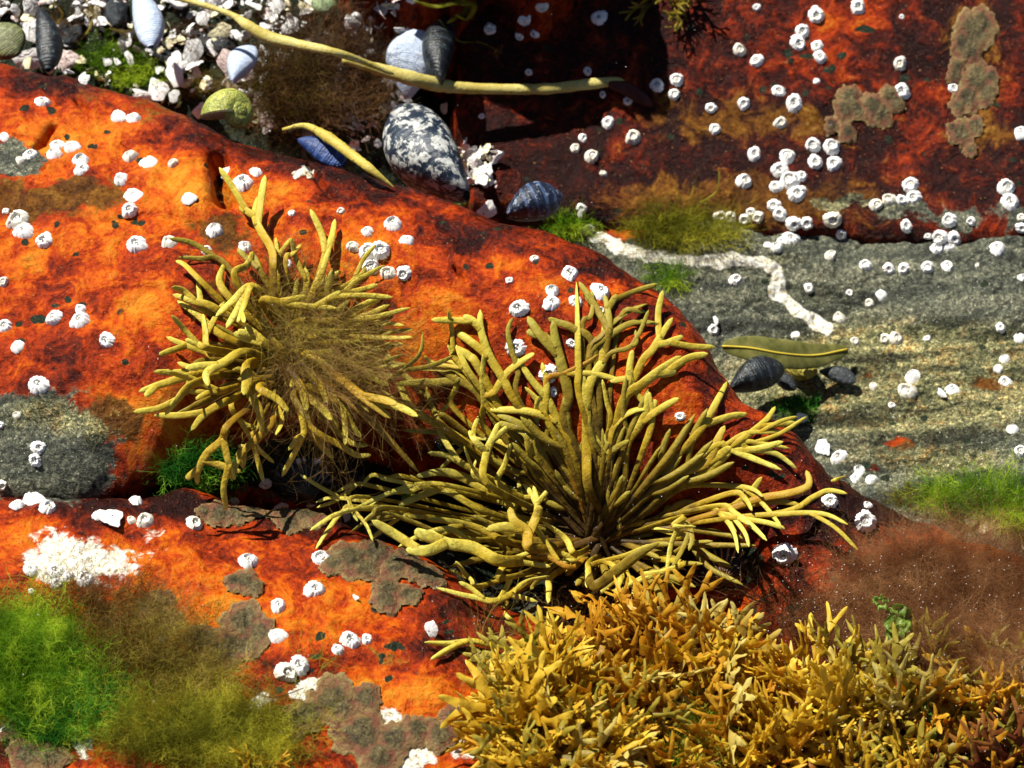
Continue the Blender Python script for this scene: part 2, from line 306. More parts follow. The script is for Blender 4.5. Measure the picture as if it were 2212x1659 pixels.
SPOT = [(1950, 1600, 330, 110, 1.3), (1480, 1520, 160, 60, 1.2), (1250, 1600, 200, 60, .8), (1650, 1560, 300, 90, 1.0), (620, 1005, 150, 62, 1.3), (760, 1040, 120, 50, 1.2), (930, 1110, 150, 55, 1.2), (1300, 1215, 330, 70, 1.3), (1570, 1225, 80, 55, 1.2), (1100, 1090, 160, 80, 1.1), (1000, 960, 90, 40, .9), (475, 405, 12, 40, .8), (82, 690, 18, 9, 2), (40, 700, 9, 7, 1.5), (140, 648, 9, 6, 1.5), (175, 660, 10, 6, 1.5), (120, 660, 8, 5, 1.4), (45, 738, 9, 6, 1.5), (270, 780, 12, 7, 1.6), (55, 236, 12, 6, 1.6), (108, 240, 10, 8, 1.5), (95, 185, 8, 5, 1.5), (145, 299, 7, 5, 1.5), (200, 318, 7, 5, 1.5), (230, 285, 6, 4, 1.5), (265, 472, 9, 5, 1.6), (250, 488, 8, 7, 1.5), (290, 484, 12, 5, 1.4), (310, 512, 7, 5, 1.4),  # leading patches paint shade into hollows, crack and moss gaps; the rest are crust
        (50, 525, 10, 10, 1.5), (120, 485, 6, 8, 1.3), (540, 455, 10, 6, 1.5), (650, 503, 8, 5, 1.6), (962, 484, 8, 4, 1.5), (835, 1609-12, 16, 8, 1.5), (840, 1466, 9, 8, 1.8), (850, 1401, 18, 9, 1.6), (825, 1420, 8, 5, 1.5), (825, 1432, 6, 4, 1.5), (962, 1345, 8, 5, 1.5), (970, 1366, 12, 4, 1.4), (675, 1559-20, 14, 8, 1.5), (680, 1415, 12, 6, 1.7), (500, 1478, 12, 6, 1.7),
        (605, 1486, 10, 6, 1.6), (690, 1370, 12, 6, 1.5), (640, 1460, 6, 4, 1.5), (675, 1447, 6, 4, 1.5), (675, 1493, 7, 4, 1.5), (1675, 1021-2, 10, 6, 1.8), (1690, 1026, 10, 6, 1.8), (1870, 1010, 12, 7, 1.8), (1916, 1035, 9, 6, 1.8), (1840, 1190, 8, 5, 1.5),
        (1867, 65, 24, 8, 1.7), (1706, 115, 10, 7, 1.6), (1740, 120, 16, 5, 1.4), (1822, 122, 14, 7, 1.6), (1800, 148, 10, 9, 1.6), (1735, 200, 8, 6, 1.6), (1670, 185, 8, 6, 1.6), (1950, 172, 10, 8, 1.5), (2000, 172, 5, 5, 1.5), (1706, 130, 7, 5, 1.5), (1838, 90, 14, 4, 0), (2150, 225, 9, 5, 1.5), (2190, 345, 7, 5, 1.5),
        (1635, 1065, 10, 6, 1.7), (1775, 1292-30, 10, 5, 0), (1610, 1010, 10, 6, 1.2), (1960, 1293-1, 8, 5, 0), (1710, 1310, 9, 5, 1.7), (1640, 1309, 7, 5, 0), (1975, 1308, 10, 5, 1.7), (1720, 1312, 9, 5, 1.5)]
def surface(name, Z, mask, label, cat, kind=None, extra=None):
    idx = -np.ones(Z.shape, np.int64); ny, nx = Z.shape
    fm = mask[:-1, :-1] | mask[1:, :-1] | mask[:-1, 1:] | mask[1:, 1:]
    vm = np.zeros(Z.shape, bool); vm[:-1, :-1] |= fm; vm[1:, :-1] |= fm; vm[:-1, 1:] |= fm; vm[1:, 1:] |= fm
    idx[vm] = np.arange(vm.sum()); V = np.c_[GX[vm], GY[vm], Z[vm]]
    j, i = np.nonzero(fm); F = np.c_[idx[j, i], idx[j, i+1], idx[j+1, i+1], idx[j+1, i]]
    U, W = proj(V); wu = 75*fbm(V[:, 0]*3, V[:, 1]*3, 5, 61, .65); wv = 55*fbm(V[:, 0]*3, V[:, 1]*3, 5, 77, .65)
    A = np.zeros((len(V), 4)); B = np.zeros((len(V), 4)); u2, v2 = U+wu, W+wv
    A[:, 0] = blobs(u2, v2, DARKRED); A[:, 1] = blobs(u2, v2, BRIGHT); A[:, 2] = blobs(u2, v2, OLIVE)
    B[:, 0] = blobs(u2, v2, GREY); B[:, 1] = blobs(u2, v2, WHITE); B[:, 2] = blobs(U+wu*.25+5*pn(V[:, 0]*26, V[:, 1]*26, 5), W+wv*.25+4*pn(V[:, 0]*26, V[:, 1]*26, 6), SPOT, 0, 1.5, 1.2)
    if extra: extra(V, U, W, A, B)
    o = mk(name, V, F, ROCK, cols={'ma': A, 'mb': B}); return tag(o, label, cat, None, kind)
def xbed(V, U, W, A, B):
    B[:, 0] = 1.4; A[:, 2] = blobs(U, W, [(1950, 830, 420, 130, 1.2), (2050, 780, 300, 80, .6), (1760, 640, 260, 50, .35), (2000, 1000, 240, 40, .6), (1650, 560, 120, 20, .5)], 0)
    z = (U < 1250) & (W < 520); B[z, 2] += .75+.35*pn(V[z, 0]*5, V[z, 1]*5, 3)           # darker bed in the crevice
    B[:, 0] -= blobs(U, W, [(1340, 500, 90, 40, 1.2), (2150, 830, 90, 28, 1.05), (1950, 960, 60, 30, .95), (1880, 1010, 40, 14, .9), (2050, 1020, 90, 40, .8), (1880, 810, 40, 20, .9), (1830, 860, 40, 20, .8), (2180, 760, 60, 30, .7)], 0)
    A[:, 1] += .8*blobs(U, W, [(1340, 500, 90, 40, 1.2), (2130, 830, 90, 25, 1.2), (1950, 960, 60, 30, 1.1)])
    # the chalky vein on the shelf
    L = [(1290, 510), (1340, 538), (1420, 556), (1500, 562), (1650, 566), (1685, 590), (1680, 630), (1710, 665), (1750, 685), (1785, 712)]
    d = np.full(len(U), 1e9); P = np.array(L, float); uu = U+14*pn(V[:, 0]*9, V[:, 1]*9, 5); ww = W+9*pn(V[:, 0]*9, V[:, 1]*9, 6)
    for k, (a, b) in enumerate(zip(P[:-1], P[1:])):
        e = b-a; t = np.clip(((uu-a[0])*e[0]+(ww-a[1])*e[1])/(e@e), 0, 1); d = np.minimum(d, np.hypot(uu-a[0]-t*e[0], ww-a[1]-t*e[1]))
    g = np.clip(1.4-d/16, 0, 1); B[:, 1] += .95*g; V[:, 2] += .012*np.clip(1.4-d/13, 0, 1)
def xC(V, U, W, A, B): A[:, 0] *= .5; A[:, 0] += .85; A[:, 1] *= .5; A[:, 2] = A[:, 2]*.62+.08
def xA(V, U, W, A, B): A[:, 1] += .35; A[:, 0] *= 1.45
top = (GY < 40)
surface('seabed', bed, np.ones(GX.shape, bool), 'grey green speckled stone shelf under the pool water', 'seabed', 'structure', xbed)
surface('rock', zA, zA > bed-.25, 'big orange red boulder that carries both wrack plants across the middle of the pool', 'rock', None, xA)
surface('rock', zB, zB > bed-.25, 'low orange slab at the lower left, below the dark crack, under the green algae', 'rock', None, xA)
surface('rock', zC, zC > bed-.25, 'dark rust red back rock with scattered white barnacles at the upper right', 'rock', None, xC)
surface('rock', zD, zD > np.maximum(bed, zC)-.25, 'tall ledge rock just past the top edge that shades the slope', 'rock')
# ------------------------------------------------------------------ barnacles
T = 737.4; TV = 553.0
BN = {(0, 0): [(277, 660, 90), (765, 755, 95), (868, 768, 95), (28, 888, 70), (198, 1003, 85), (130, 1040, 60), (372, 948, 95), (350, 1000, 105), (462, 958, 100), (525, 1040, 110), (533, 1098, 90), (843, 1012, 90), (960, 1055, 105), (1120, 1057, 65), (783, 1162, 95), (862, 1272, 125), (838, 1357, 95),
               (1223, 1287, 95), (1470, 1130, 85), (1575, 1185, 130), (1660, 1115, 85), (38, 1367, 45), (115, 1430, 135), (150, 1497, 110), (283, 1560, 105), (882, 1588, 125), (1097, 1575, 100), (1395, 1490, 100), (1590, 1600, 90), (1340, 1625, 70), (1895, 1380, 45), (555, 515, 50), (2207, 1370, 50)],
      (1, 0): [(105, 108, 90), (958, 187, 75), (1185, 130, 80), (1302, 45, 75), (1153, 238, 60), (1252, 218, 65), (1668, 112, 95), (1212, 470, 50), (1598, 462, 60), (2045, 550, 95), (2172, 518, 95), (2160, 612, 75), (1692, 612, 45), (1855, 655, 65), (1728, 795, 80), (908, 755, 40), (1565, 893, 60), (1515, 960, 65),
               (1890, 890, 100), (1622, 1012, 95), (1697, 1125, 50), (335, 1450, 110), (168, 1500, 75), (425, 1555, 85), (73, 1597, 75), (170, 1630, 110), (255, 1625, 110), (1555, 1350, 70), (1600, 1480, 80)],
      (2, 0): [(478, 48, 55), (1135, 43, 105), (868, 102, 110), (773, 200, 95), (750, 283, 105), (868, 298, 85), (892, 368, 88), (367, 322, 85), (475, 395, 88), (864, 528, 45), (1407, 412, 90), (1418, 592, 110), (1755, 572, 75), (622, 592, 90), (722, 668, 115), (392, 670, 85), (180, 703, 72), (212, 838, 75),
               (633, 798, 85), (843, 940, 105), (963, 945, 105), (860, 1055, 105), (975, 1062, 105), (675, 1015, 110), (628, 1100, 110), (690, 1162, 120), (770, 1140, 75), (600, 1212, 85), (740, 1260, 125), (465, 998, 95), (400, 1175, 105), (1480, 1200, 105), (1495, 1278, 105), (1415, 1298, 75), (1335, 1292, 85),
               (1255, 1328, 88), (2098, 1215, 115), (2122, 1310, 118), (2190, 862, 100), (588, 1335, 90), (625, 1385, 90), (720, 1450, 90), (805, 1443, 85), (970, 1425, 110), (1027, 1518, 75), (240, 1400, 80), (310, 1410, 80), (400, 1420, 75), (440, 1375, 65), (485, 1408, 75), (700, 1545, 100), (640, 1560, 60),
               (550, 1590, 60), (605, 1605, 75), (1722, 1428, 92), (1868, 1435, 60), (1450, 1462, 80), (1668, 1540, 100), (1762, 1543, 90), (1650, 1612, 85), (1730, 1600, 80), (1588, 1528, 50), (2040, 1608, 95), (2195, 1410, 60), (2195, 1475, 70), (1420, 110, 40), (960, 1655, 80), (1890, 535, 40)],
      (0, 1): [(20, 168, 65), (30, 455, 100), (345, 400, 98), (523, 345, 68), (520, 415, 118), (113, 587, 88), (690, 547, 100), (250, 833, 115), (108, 1033, 52), (5, 1095, 40), (250, 1240, 80), (226, 1322, 85), (12, 1485, 65), (115, 1613, 80), (212, 1587, 130), (312, 1632, 105), (880, 1587, 85), (1720, 1475, 80),
               (1972, 1525, 72), (1943, 1345, 75), (2050, 1345, 80), (1510, 1590, 75), (2010, 1597, 75), (1825, 1630, 95), (1868, 50, 50)],
      (1, 1): [(190, 70, 100), (300, 112, 95), (400, 118, 90), (1255, 18, 55), (1090, 158, 50), (1475, 118, 120), (1365, 225, 85), (1365, 305, 100), (1518, 298, 85), (1148, 340, 115), (1680, 230, 110), (1675, 360, 65), (1495, 565, 65), (1130, 595, 120), (1340, 765, 115), (2195, 1040, 60), (1375, 880, 60)],
      (2, 1): [(1185, 65, 80), (1335, 83, 75), (1432, 80, 75), (1590, 72, 80), (1718, 68, 85), (1910, 60, 35), (345, 152, 80), (380, 30, 50), (818, 210, 65), (1080, 240, 55), (1285, 255, 85), (1210, 310, 68), (1012, 402, 85), (733, 513, 65), (1115, 555, 65), (1310, 540, 70), (1382, 535, 85), (1583, 535, 45),
               (2060, 468, 68), (2180, 535, 75), (2085, 665, 65), (2040, 730, 60), (2090, 818, 85), (1238, 845, 60), (1357, 968, 50), (1490, 785, 115), (1450, 880, 120), (1750, 870, 95), (2135, 1125, 80), (2190, 1265, 90), (905, 1240, 95), (1010, 1305, 100), (1145, 1395, 95), (1120, 1443, 65), (1225, 1450, 80),
               (955, 1590, 100), (1200, 1615, 60), (770, 1060, 80), (195, 480, 70), (2205, 140, 60)],
      (0, 2): [(643, 18, 80), (940, 60, 105), (850, 55, 60), (1260, 82, 105), (1610, 315, 115), (2080, 303, 115), (2040, 503, 110), (1803, 607, 92), (1790, 810, 110), (2190, 895, 80), (1940, 995, 112), (1860, 1045, 125), (200, 375, 75), (370, 470, 80), (555, 440, 110), (360, 380, 90), (450, 410, 60),
               (205, 515, 40), (42, 1430, 90), (1055, 835, 60)],
      (1, 2): [(57, 832, 115), (168, 825, 70), (1412, 850, 40)], (2, 2): [(655, 275, 135), (1175, 60, 125), (1785, 820, 60)]}
def white_mat(name, c, dark):
    t = NT(name); n = t.noise(22, 5, .6); n2 = t.noise(90, 3, .6)
    col = t.ramp(n, [(.3, dark), (.42, c), (.8, tuple(min(1, x*1.08) for x in c))]); return t.fin(col, .55, .3, t.bump(n2, .01, .5))
BSH = [white_mat('barnacle_shell', (.88, .87, .83), (.66, .62, .52)), white_mat('barnacle_shell_cream', (.76, .72, .6), (.4, .34, .2))]
t_ = NT('barnacle_inside'); BIN = t_.fin(t_.ramp(t_.noise(8, 4, .6), [(.41, (.10, .09, .07)), (.50, (.80, .78, .72))]), .6)
def barnacle_mesh(seed, hh, op):
    r = random.Random(seed); n = 48; np_ = 6; offs = [r.uniform(-.15, .15) for _ in range(np_)]; rs = [r.uniform(.85, 1.12) for _ in range(np_)]
    jag = [r.uniform(-1, 1) for _ in range(n)]; prof = [(1.04, -.25), (1.0, 0), (.90, .30), (.76, .62), (.62, .88), (.53, 1.0), (.46, .97), (.40, .72), (.30, .5)]
    V = []; ex = r.uniform(.82, 1)
    for k, (pr, pz) in enumerate(prof):
        for i in range(n):
            a = 2*math.pi*i/n; p = a/(2*math.pi)*np_; c = int(p) % np_; f = p-int(p)
            groove = 1-.11*math.exp(-((f-.5)*2-1)**2/.02)-.11*math.exp(-((f-.5)*2+1)**2/.02)
            rib = 1+.035*math.sin(a*17+seed)+.03*jag[i]; m = (rs[c]*(1-abs(f-.5))+(rs[(c+1) % np_]*.5+rs[c]*.5)*abs(f-.5))
            q = pr*(groove*rib*m if k < 6 else groove*(op if k > 5 else 1)*m)
            z = pz*hh*(1+.16*jag[i]*(k in (4, 5, 6))+.12*math.cos(a-seed)*(k > 2)) - (.10*hh*math.exp(-((f-.5)*2-1)**2/.03) if k > 3 else 0)
            V.append((q*math.cos(a)*.5*(1+.07*math.cos(a*2+seed)), q*math.sin(a)*.5*ex+.05*z, z))
    F = [(k*n+i, k*n+(i+1) % n, (k+1)*n+(i+1) % n, (k+1)*n+i) for k in range(len(prof)-1) for i in range(n)]
    # the lid: four small plates meeting in a slit
    W = []; G = []; m = 16
    for k, (pr, pz) in enumerate([(.40, .42), (.28, .55), (.12, .66), (.03, .60)]):
        for i in range(m):
            a = 2*math.pi*i/m; W.append((pr*.55*math.cos(a), pr*.42*math.sin(a), (pz+.10*abs(math.cos(a*2)))*hh))
    for k in range(3): G += [(k*m+i, k*m+(i+1) % m, (k+1)*m+(i+1) % m, (k+1)*m+i) for i in range(m)]
    return V, F, W, G
protos = []
for s in range(7):
    V, F, W, G = barnacle_mesh(s+3, .25+.035*(s % 3), [1, .9, 1.15, .8, 1.2, 1, .95][s])
    a = mk('shell', V, F, BSH[1 if s in (5,) else 0]); b = mk('lid', W, G, BIN); protos.append((a.data, b.data)); bpy.data.objects.remove(a); bpy.data.objects.remove(b)
LM = [('the green snail', 497, 230), ('the broken blue shell piece', 690, 320), ('the speckled mussel', 920, 300), ('the banded blue mussel', 1150, 440), ('the pale blue shell', 895, 115), ('the kelp stalk tip', 1390, 205), ('the twin lobed crust', 1870, 240), ('the big round crust', 2100, 80), ('the small heart shaped crust', 2085, 290),
      ('the green tuft on the shelf', 1490, 490), ('the bend of the white vein', 1670, 580), ('the dark mussel under the kelp blade', 1650, 815), ('the fuzzy wrack', 600, 740), ('the clean forked wrack', 1290, 950), ('the lone bent frond tip', 1745, 1050), ('the brown algae cloud', 2050, 1230), ('the dark green tuft', 430, 1010), ('the pink rimmed crust', 500, 1370),
      ('the square white shell chip', 930, 1358), ('the white stone patch', 170, 1210), ('the left edge of the photo', 20, 600), ('the grey stone patch', 100, 930), ('the crack in the boulder', 478, 400), ('the orange stain on the shelf', 2150, 830)]
bl = []
for (c, r), L in BN.items():
    for x, y, d in L: bl.append((c*T+x/3., r*TV+y/3., d/3.))
for x, y, d in ((930, 640, 26), (742, 1290, 30), (1740, 1295, 0)):
    if d: bl.append((x, y, d)) if False else None
SIDE = ['right of', 'upper right of', 'above', 'upper left of', 'left of', 'lower left of', 'below', 'lower right of']
keyed = {}
for i, (u, v, d) in enumerate(bl):
    j = min(range(len(LM)), key=lambda k: math.hypot(u-LM[k][1], v-LM[k][2])); dx, dy = u-LM[j][1], -(v-LM[j][2])
    s = int(((math.degrees(math.atan2(dy, dx))+22.5) % 360)//45); keyed.setdefault((j, s), []).append((math.hypot(dx, dy), i))
blab = {}
ORD = ['nearest', 'second nearest', 'third nearest', 'fourth nearest', 'fifth nearest', 'sixth nearest', 'seventh nearest', 'eighth nearest', 'ninth nearest', 'tenth nearest', 'eleventh nearest', 'twelfth nearest', 'thirteenth nearest']
for (j, s), L in keyed.items():
    L.sort()
    for k, (_, i) in enumerate(L):
        sz = 'large' if bl[i][2] > 37 else 'tiny' if bl[i][2] < 20 else 'small' if bl[i][2] < 27 else 'medium'
        blab[i] = f"{sz} white barnacle, " + ("the only one " if len(L) == 1 else ORD[k]+" ") + SIDE[s]+' '+LM[j][0]
PB, NB = hit([b[0] for b in bl], [b[1] for b in bl])
for i, (u, v, d) in enumerate(bl):
    g = 'barnacles on the dark red back rock' if v < 470 and u > 1000+0*v and (u > 1250 or v < 440) else 'barnacles on the grey shelf' if u > 1560 and v < 1200 and v < 780+(u-1560)*.62 else 'barnacles on the orange rocks'
    e = empty('barnacle', PB[i]-NB[i]*.01, blab[i], 'barnacle', g)
    n = nrm(NB[i]+RS.normal(0, .10, 3)); x = nrm(np.cross(RS.normal(0, 1, 3), n)); y = np.cross(n, x)
    s = d*K*1.22; e.matrix_world = frame(x, y, n, PB[i]-NB[i]*.02*s, s)
    a, b = protos[RS.randint(7)]
    for nm, me in (('shell', a), ('lid', b)):
        o = bpy.data.objects.new(nm, me); C.objects.link(o); o.parent = e
# ------------------------------------------------------------------ tubes
def catmull(P, n):
    P = np.asarray(P, float)
    if len(P) < 3: t = np.linspace(0, 1, n)[:, None]; return P[0]*(1-t)+P[-1]*t
    Q = np.vstack([2*P[0]-P[1], P, 2*P[-1]-P[-2]]); m = len(P)-1; T_ = np.linspace(0, m-1e-6, n); i = T_.astype(int); t = (T_-i)[:, None]
    a, b, c, d = Q[i], Q[i+1], Q[i+2], Q[i+3]
    return .5*((2*b)+(-a+c)*t+(2*a-5*b+4*c-d)*t*t+(-a+3*b-3*c+d)*t**3)
def tube(P, R, flat=1., sides=10, nv=None, tip=True, bumpy=0, tw=0):
    P = np.asarray(P, float); R = np.asarray(R, float); n = len(P)
    Tn = np.gradient(P, axis=0); Tn /= np.maximum(1e-9, np.linalg.norm(Tn, axis=1))[:, None]
    nv = np.array([0, -.5, .85]) if nv is None else nv
    S_ = np.cross(Tn, nv); S_ /= np.maximum(1e-6, np.linalg.norm(S_, axis=1))[:, None]; Nn = np.cross(S_, Tn)
    if tw:
        a = np.linspace(0, tw, n)[:, None]; S_, Nn = S_*np.cos(a)+Nn*np.sin(a), Nn*np.cos(a)-S_*np.sin(a)
    if bumpy: R = R*(1+bumpy*RS.normal(0, 1, n))
    A = np.linspace(0, 2*math.pi, sides, endpoint=False)
    V = P[:, None]+S_[:, None]*(R[:, None]*np.cos(A))[..., None]+Nn[:, None]*(R[:, None]*flat*np.sin(A))[..., None]
    V = V.reshape(-1, 3); k = np.arange(n-1)[:, None]*sides; i = np.arange(sides)[None]; j = (i+1) % sides
    F = np.stack([k+i, k+j, k+sides+j, k+sides+i], -1).reshape(-1, 4)
    if tip:
        V = np.vstack([V, P[-1]+Tn[-1]*R[-1]*.5, P[0]]); b = (n-1)*sides; c = len(V)
        F = np.vstack([F, [[b+q_, b+(q_+1) % sides, c-2, c-2] for q_ in range(sides)]]) if False else F
        T3 = np.array([[b+q_, b+(q_+1) % sides, c-2] for q_ in range(sides)]+[[(q_+1) % sides, q_, c-1] for q_ in range(sides)])
        return V, F, T3
    return V, F, np.zeros((0, 3), int)
class MB:
    def __init__(s): s.V = []; s.Q = []; s.T = []; s.n = 0; s.c = []
    def add(s, V, Q, T3=(), col=None):
        s.V.append(V)
        if len(Q): s.Q.append(np.asarray(Q)+s.n)
        if len(T3): s.T.append(np.asarray(T3)+s.n)
        if col is not None: s.c.append(col)
        s.n += len(V); return s
    def build(s, name, mat, parent=None, smooth=True, inv=None, cn='f'):
        V = np.vstack(s.V)
        if inv is not None: V = V-inv
        F = ([np.vstack(s.Q)] if s.Q else [])+([np.vstack(s.T)] if s.T else [])
        return mk(name, V, F, mat, parent, smooth, {cn: np.vstack(s.c)} if s.c else None)
def taper(n, r, tip=.45, base=.6, tl=.35):
    t = np.linspace(0, 1, n); R = r*(base+(1-base)*sst(0, .5, t)); R *= 1-(1-tip)*np.clip((t-(1-tl))/tl, 0, 1)**1.6
    e = np.clip((1-t)/(.035), 0, 1); return R*np.sqrt(np.clip(e*(2-e), .06, 1))
# ------------------------------------------------------------------ wrack plants
def frond_mat(name, pale, mid, base, spk):
    t = NT(name); R, G, B = t.attr('f'); n = t.noise(14, 5, .6); n3 = t.noise(70, 3, .6)
    f = t.math('ADD', R, t.math('MULTIPLY', t.math('SUBTRACT', n, .5), .7))
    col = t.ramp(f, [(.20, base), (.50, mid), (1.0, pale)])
    v = t.vor(34); sp = t.math('MULTIPLY', t.math('SUBTRACT', 1, t.step(.14, .24, v)), t.step(.45, .6, t.noise(7, 3, .5)))
    sp = t.math('MULTIPLY', sp, t.math('SUBTRACT', 1, t.math('MULTIPLY', R, .6)))
    col = t.mix(t.math('MULTIPLY', sp, .8), col, spk)
    col = t.mix(t.math('MULTIPLY', G, .8), col, (.40, .18, .012))
    return t.fin(col, .5, .25, t.bump(n3, .006, .35, t.bump(n, .03, .5)), .26)
FR = [frond_mat('wrack_frond', (.62, .53, .075), (.46, .30, .016), (.06, .032, .006), (.12, .05, .006)),
      frond_mat('wrack_frond_olive', (.38, .32, .04), (.25, .16, .012), (.045, .025, .006), (.08, .04, .006)),
      frond_mat('wrack_frond_clean', (.72, .65, .12), (.54, .39, .028), (.10, .05, .008), (.16, .07, .006))]
def conv(tl, L): return [(tl[0]*T+x/3., tl[1]*TV+y/3.) for x, y in L]
def place(path, zf, clear=.03):
    """path of (u,v) and height function -> world points kept clear of the rock"""
    u = np.array([p[0] for p in path]); v = np.array([p[1] for p in path]); P = np.array([unproj(a, b, z) for a, b, z in zip(u, v, zf)])
    g = hgt(P[:, 0], P[:, 1]); H, _ = hit(u, v)
    for i in range(len(P)):
        if P[i, 2] < g[i]+clear: P[i] = H[i]-FW*clear*1.2
    return P
def plant(name, base, label, cat, fronds, A, RR, fill, fr, seed, dk=0, Rsc=.80, matpick=None):
    r = random.Random(seed); bp, _ = hit1(*base); e = empty(name, bp, label, cat); zb = bp[2]+.02
    hb = MB()                                                # holdfast
    for k in range(14):
        a = r.uniform(0, 2*math.pi); q_ = bp+np.array([math.cos(a)*.16, math.sin(a)*.16, -.03]); V, F, T3 = tube(catmull([bp+[0, 0, .12], bp*.5+q_*.5+[0, 0, .05], q_], 6), [.02, .02, .018, .015, .012, .008], 1, 6); hb.add(V, F, T3)
    V, F, T3 = tube([bp+[0, 0, -.05], bp+[0, 0, .05], bp+[0, 0, .13]], [.07, .06, .03], 1, 10); hb.add(V, F, T3)
    hb.build('holdfast', FR[1], e, inv=bp)
    def zfun(u, v, off):
        rr = math.hypot(u-base[0], (v-base[1])*1.1); return zb+A*(1-math.exp(-rr/RR))*(1 if rr < 2*RR else max(.7, 1-(rr-2*RR)/(5*RR)))+off-dk*max(0, (v-base[1]-70)/150)
    for tl, w_, brs, *kw in fronds:
        off = r.uniform(-.07, .10); mb = MB(); first = None; kk = kw[0] if kw else {}; off += kk.get('dz', 0)
        orange = kk.get('o', 0); nvf = nrm(np.array([r.uniform(-.35, .35), -.6+r.uniform(-.3, .3), .8])); flf = r.uniform(.26, .44); twf = r.uniform(-.6, .6) if len(brs) == 1 else 0
        for bi, br in enumerate(brs):
            pts = conv(tl, br)
            if bi == 0:
                s0 = pts[0]; dd = math.hypot(s0[0]-base[0], s0[1]-base[1])
                pre = []
                if dd > 40 and not kk.get('loose'):
                    jx, jy = r.uniform(-25, 25), r.uniform(-12, 12)
                    m = (base[0]*.5+s0[0]*.5+jx, base[1]*.5+s0[1]*.5+jy); pre = [(base[0]+r.uniform(-30, 30), base[1]+r.uniform(-12, 12)), m]
                zs = [zb+.02, zfun(*m, off-.15)*.6+zb*.4] if pre else []
                zs += [zfun(*q_, off) for q_ in pts]
                if kk.get('loose'): zs = [hit1(*q_)[0][2]+.04 for q_ in pts]
                pth = pre+pts
            else: zs = [zfun(*q_, off+r.uniform(-.01, .05)*k_) for k_, q_ in enumerate(pts)]; pth = pts
            if bi and kk.get('loose'): zs = [hit1(*q_)[0][2]+.04 for q_ in pts]
            P = place(pth, zs)
            if bi:                                                     # start inside the main blade
                j = np.argmin(((first-P[0])**2).sum(1)); P[0] = first[j]
            n = 26; Q = catmull(P, n); rad = w_/3.*K*.5*Rsc
            R = taper(n, rad*(.88 if bi else 1), .55 if not kk.get('spear') else .3, .55 if bi == 0 else 1.05)
            if bi == 0: first = Q
            V, F, T3 = tube(Q, R, flf, 10, nv=nvf, bumpy=.012, tw=twf)
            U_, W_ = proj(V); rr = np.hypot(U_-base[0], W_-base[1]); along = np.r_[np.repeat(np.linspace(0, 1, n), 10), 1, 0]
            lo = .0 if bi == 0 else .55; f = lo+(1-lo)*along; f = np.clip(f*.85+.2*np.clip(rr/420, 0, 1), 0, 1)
            mb.add(V, F, T3, np.c_[f, np.full(len(V), orange)+0*f, 0*f, 1+0*f])
            if not kk.get('spear') and r.random() < (.55 if bi == 0 and len(brs) == 1 else .3):      # a small fork of its own
                k_ = r.randint(15, 20); tg = nrm(Q[k_+1]-Q[k_-1]); sd = nrm(np.cross(tg, nvf))*r.choice((-1, 1)); Lb = r.uniform(.12, .30)
                Bp = catmull([Q[k_]-tg*.02, Q[k_]+tg*Lb*.45+sd*Lb*.28, Q[k_]+tg*Lb*.95+sd*Lb*r.uniform(.35, .75)+nvf*r.uniform(-.05, .08)], 14); V, F, T3 = tube(Bp, taper(14, R[k_]*.9, .6, 1.05), flf, 10, nv=nvf)
                f = np.clip(.55+.45*np.r_[np.repeat(np.linspace(0, 1, 14), 10), 1, 0], 0, 1); mb.add(V, F, T3, np.c_[f, 0*f, 0*f, 1+0*f])
        mb.build('frond', FR[kk.get('m', matpick(r) if matpick else 0)], e, inv=bp)
    mbf = MB(); room = 96-len(fronds)
    for k in range(fill):                                               # shorter fronds crowded between the long ones
        a = r.uniform(0, 2*math.pi); L = r.uniform(.35, 1)*fr; ca, sa = math.cos(a)*1.25, math.sin(a)*(1.25 if math.sin(a) > 0 else .5)
        mb = MB(); off = r.uniform(-.22, -.05); bend = r.uniform(-.35, .35)
        pts = [(base[0]+L*q_*ca-bend*L*q_*q_*sa+r.uniform(-10, 10), base[1]-L*q_*sa*-1*-1-bend*L*q_*q_*ca) for q_ in (.03, .35, .7, 1)]
        P = place(pts, [zb]+[zfun(*q_, off) for q_ in pts[1:]]); n = 18; Q = catmull(P, n); rad = r.uniform(11, 19)*K*.5
        fl = r.uniform(.5, .8)
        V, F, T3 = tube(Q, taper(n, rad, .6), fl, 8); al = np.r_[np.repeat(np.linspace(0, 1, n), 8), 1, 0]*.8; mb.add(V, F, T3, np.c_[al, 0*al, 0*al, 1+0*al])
        i0 = 9; dirq = Q[13]-Q[9]
        for sgn in (-1, 1):
            if r.random() < .6:
                e_ = np.cross(dirq, [0, -.5, .8]); e_ = nrm(e_)*sgn*np.linalg.norm(dirq)*r.uniform(.5, 1); k_ = r.randint(8, 13)
                B_ = [Q[k_], Q[k_]+dirq*.6+e_*.6, Q[k_]+dirq*1.5+e_]; V, F, T3 = tube(catmull(B_, 12), taper(12, rad*.9, .6, .8), fl, 8)
                al = .5+.35*np.r_[np.repeat(np.linspace(0, 1, 12), 8), 1, 0]; mb.add(V, F, T3, np.c_[al, 0*al, 0*al, 1+0*al])
        if k < room: mb.build('frond', FR[1 if r.random() < .6 else 0], e, inv=bp)
        else: mbf.V += mb.V; mbf.Q += [q_+mbf.n for q_ in mb.Q]; mbf.T += [q_+mbf.n for q_ in mb.T]; mbf.c += mb.c; mbf.n += mb.n
    if mbf.n: tag(mbf.build('inner_fronds', FR[1], e, inv=bp), kind='stuff')
    return e, bp
a11, a21, a12, a22, a01, a00 = (1, 1), (2, 1), (1, 2), (2, 2), (0, 1), (0, 0)
a02 = (0, 2)
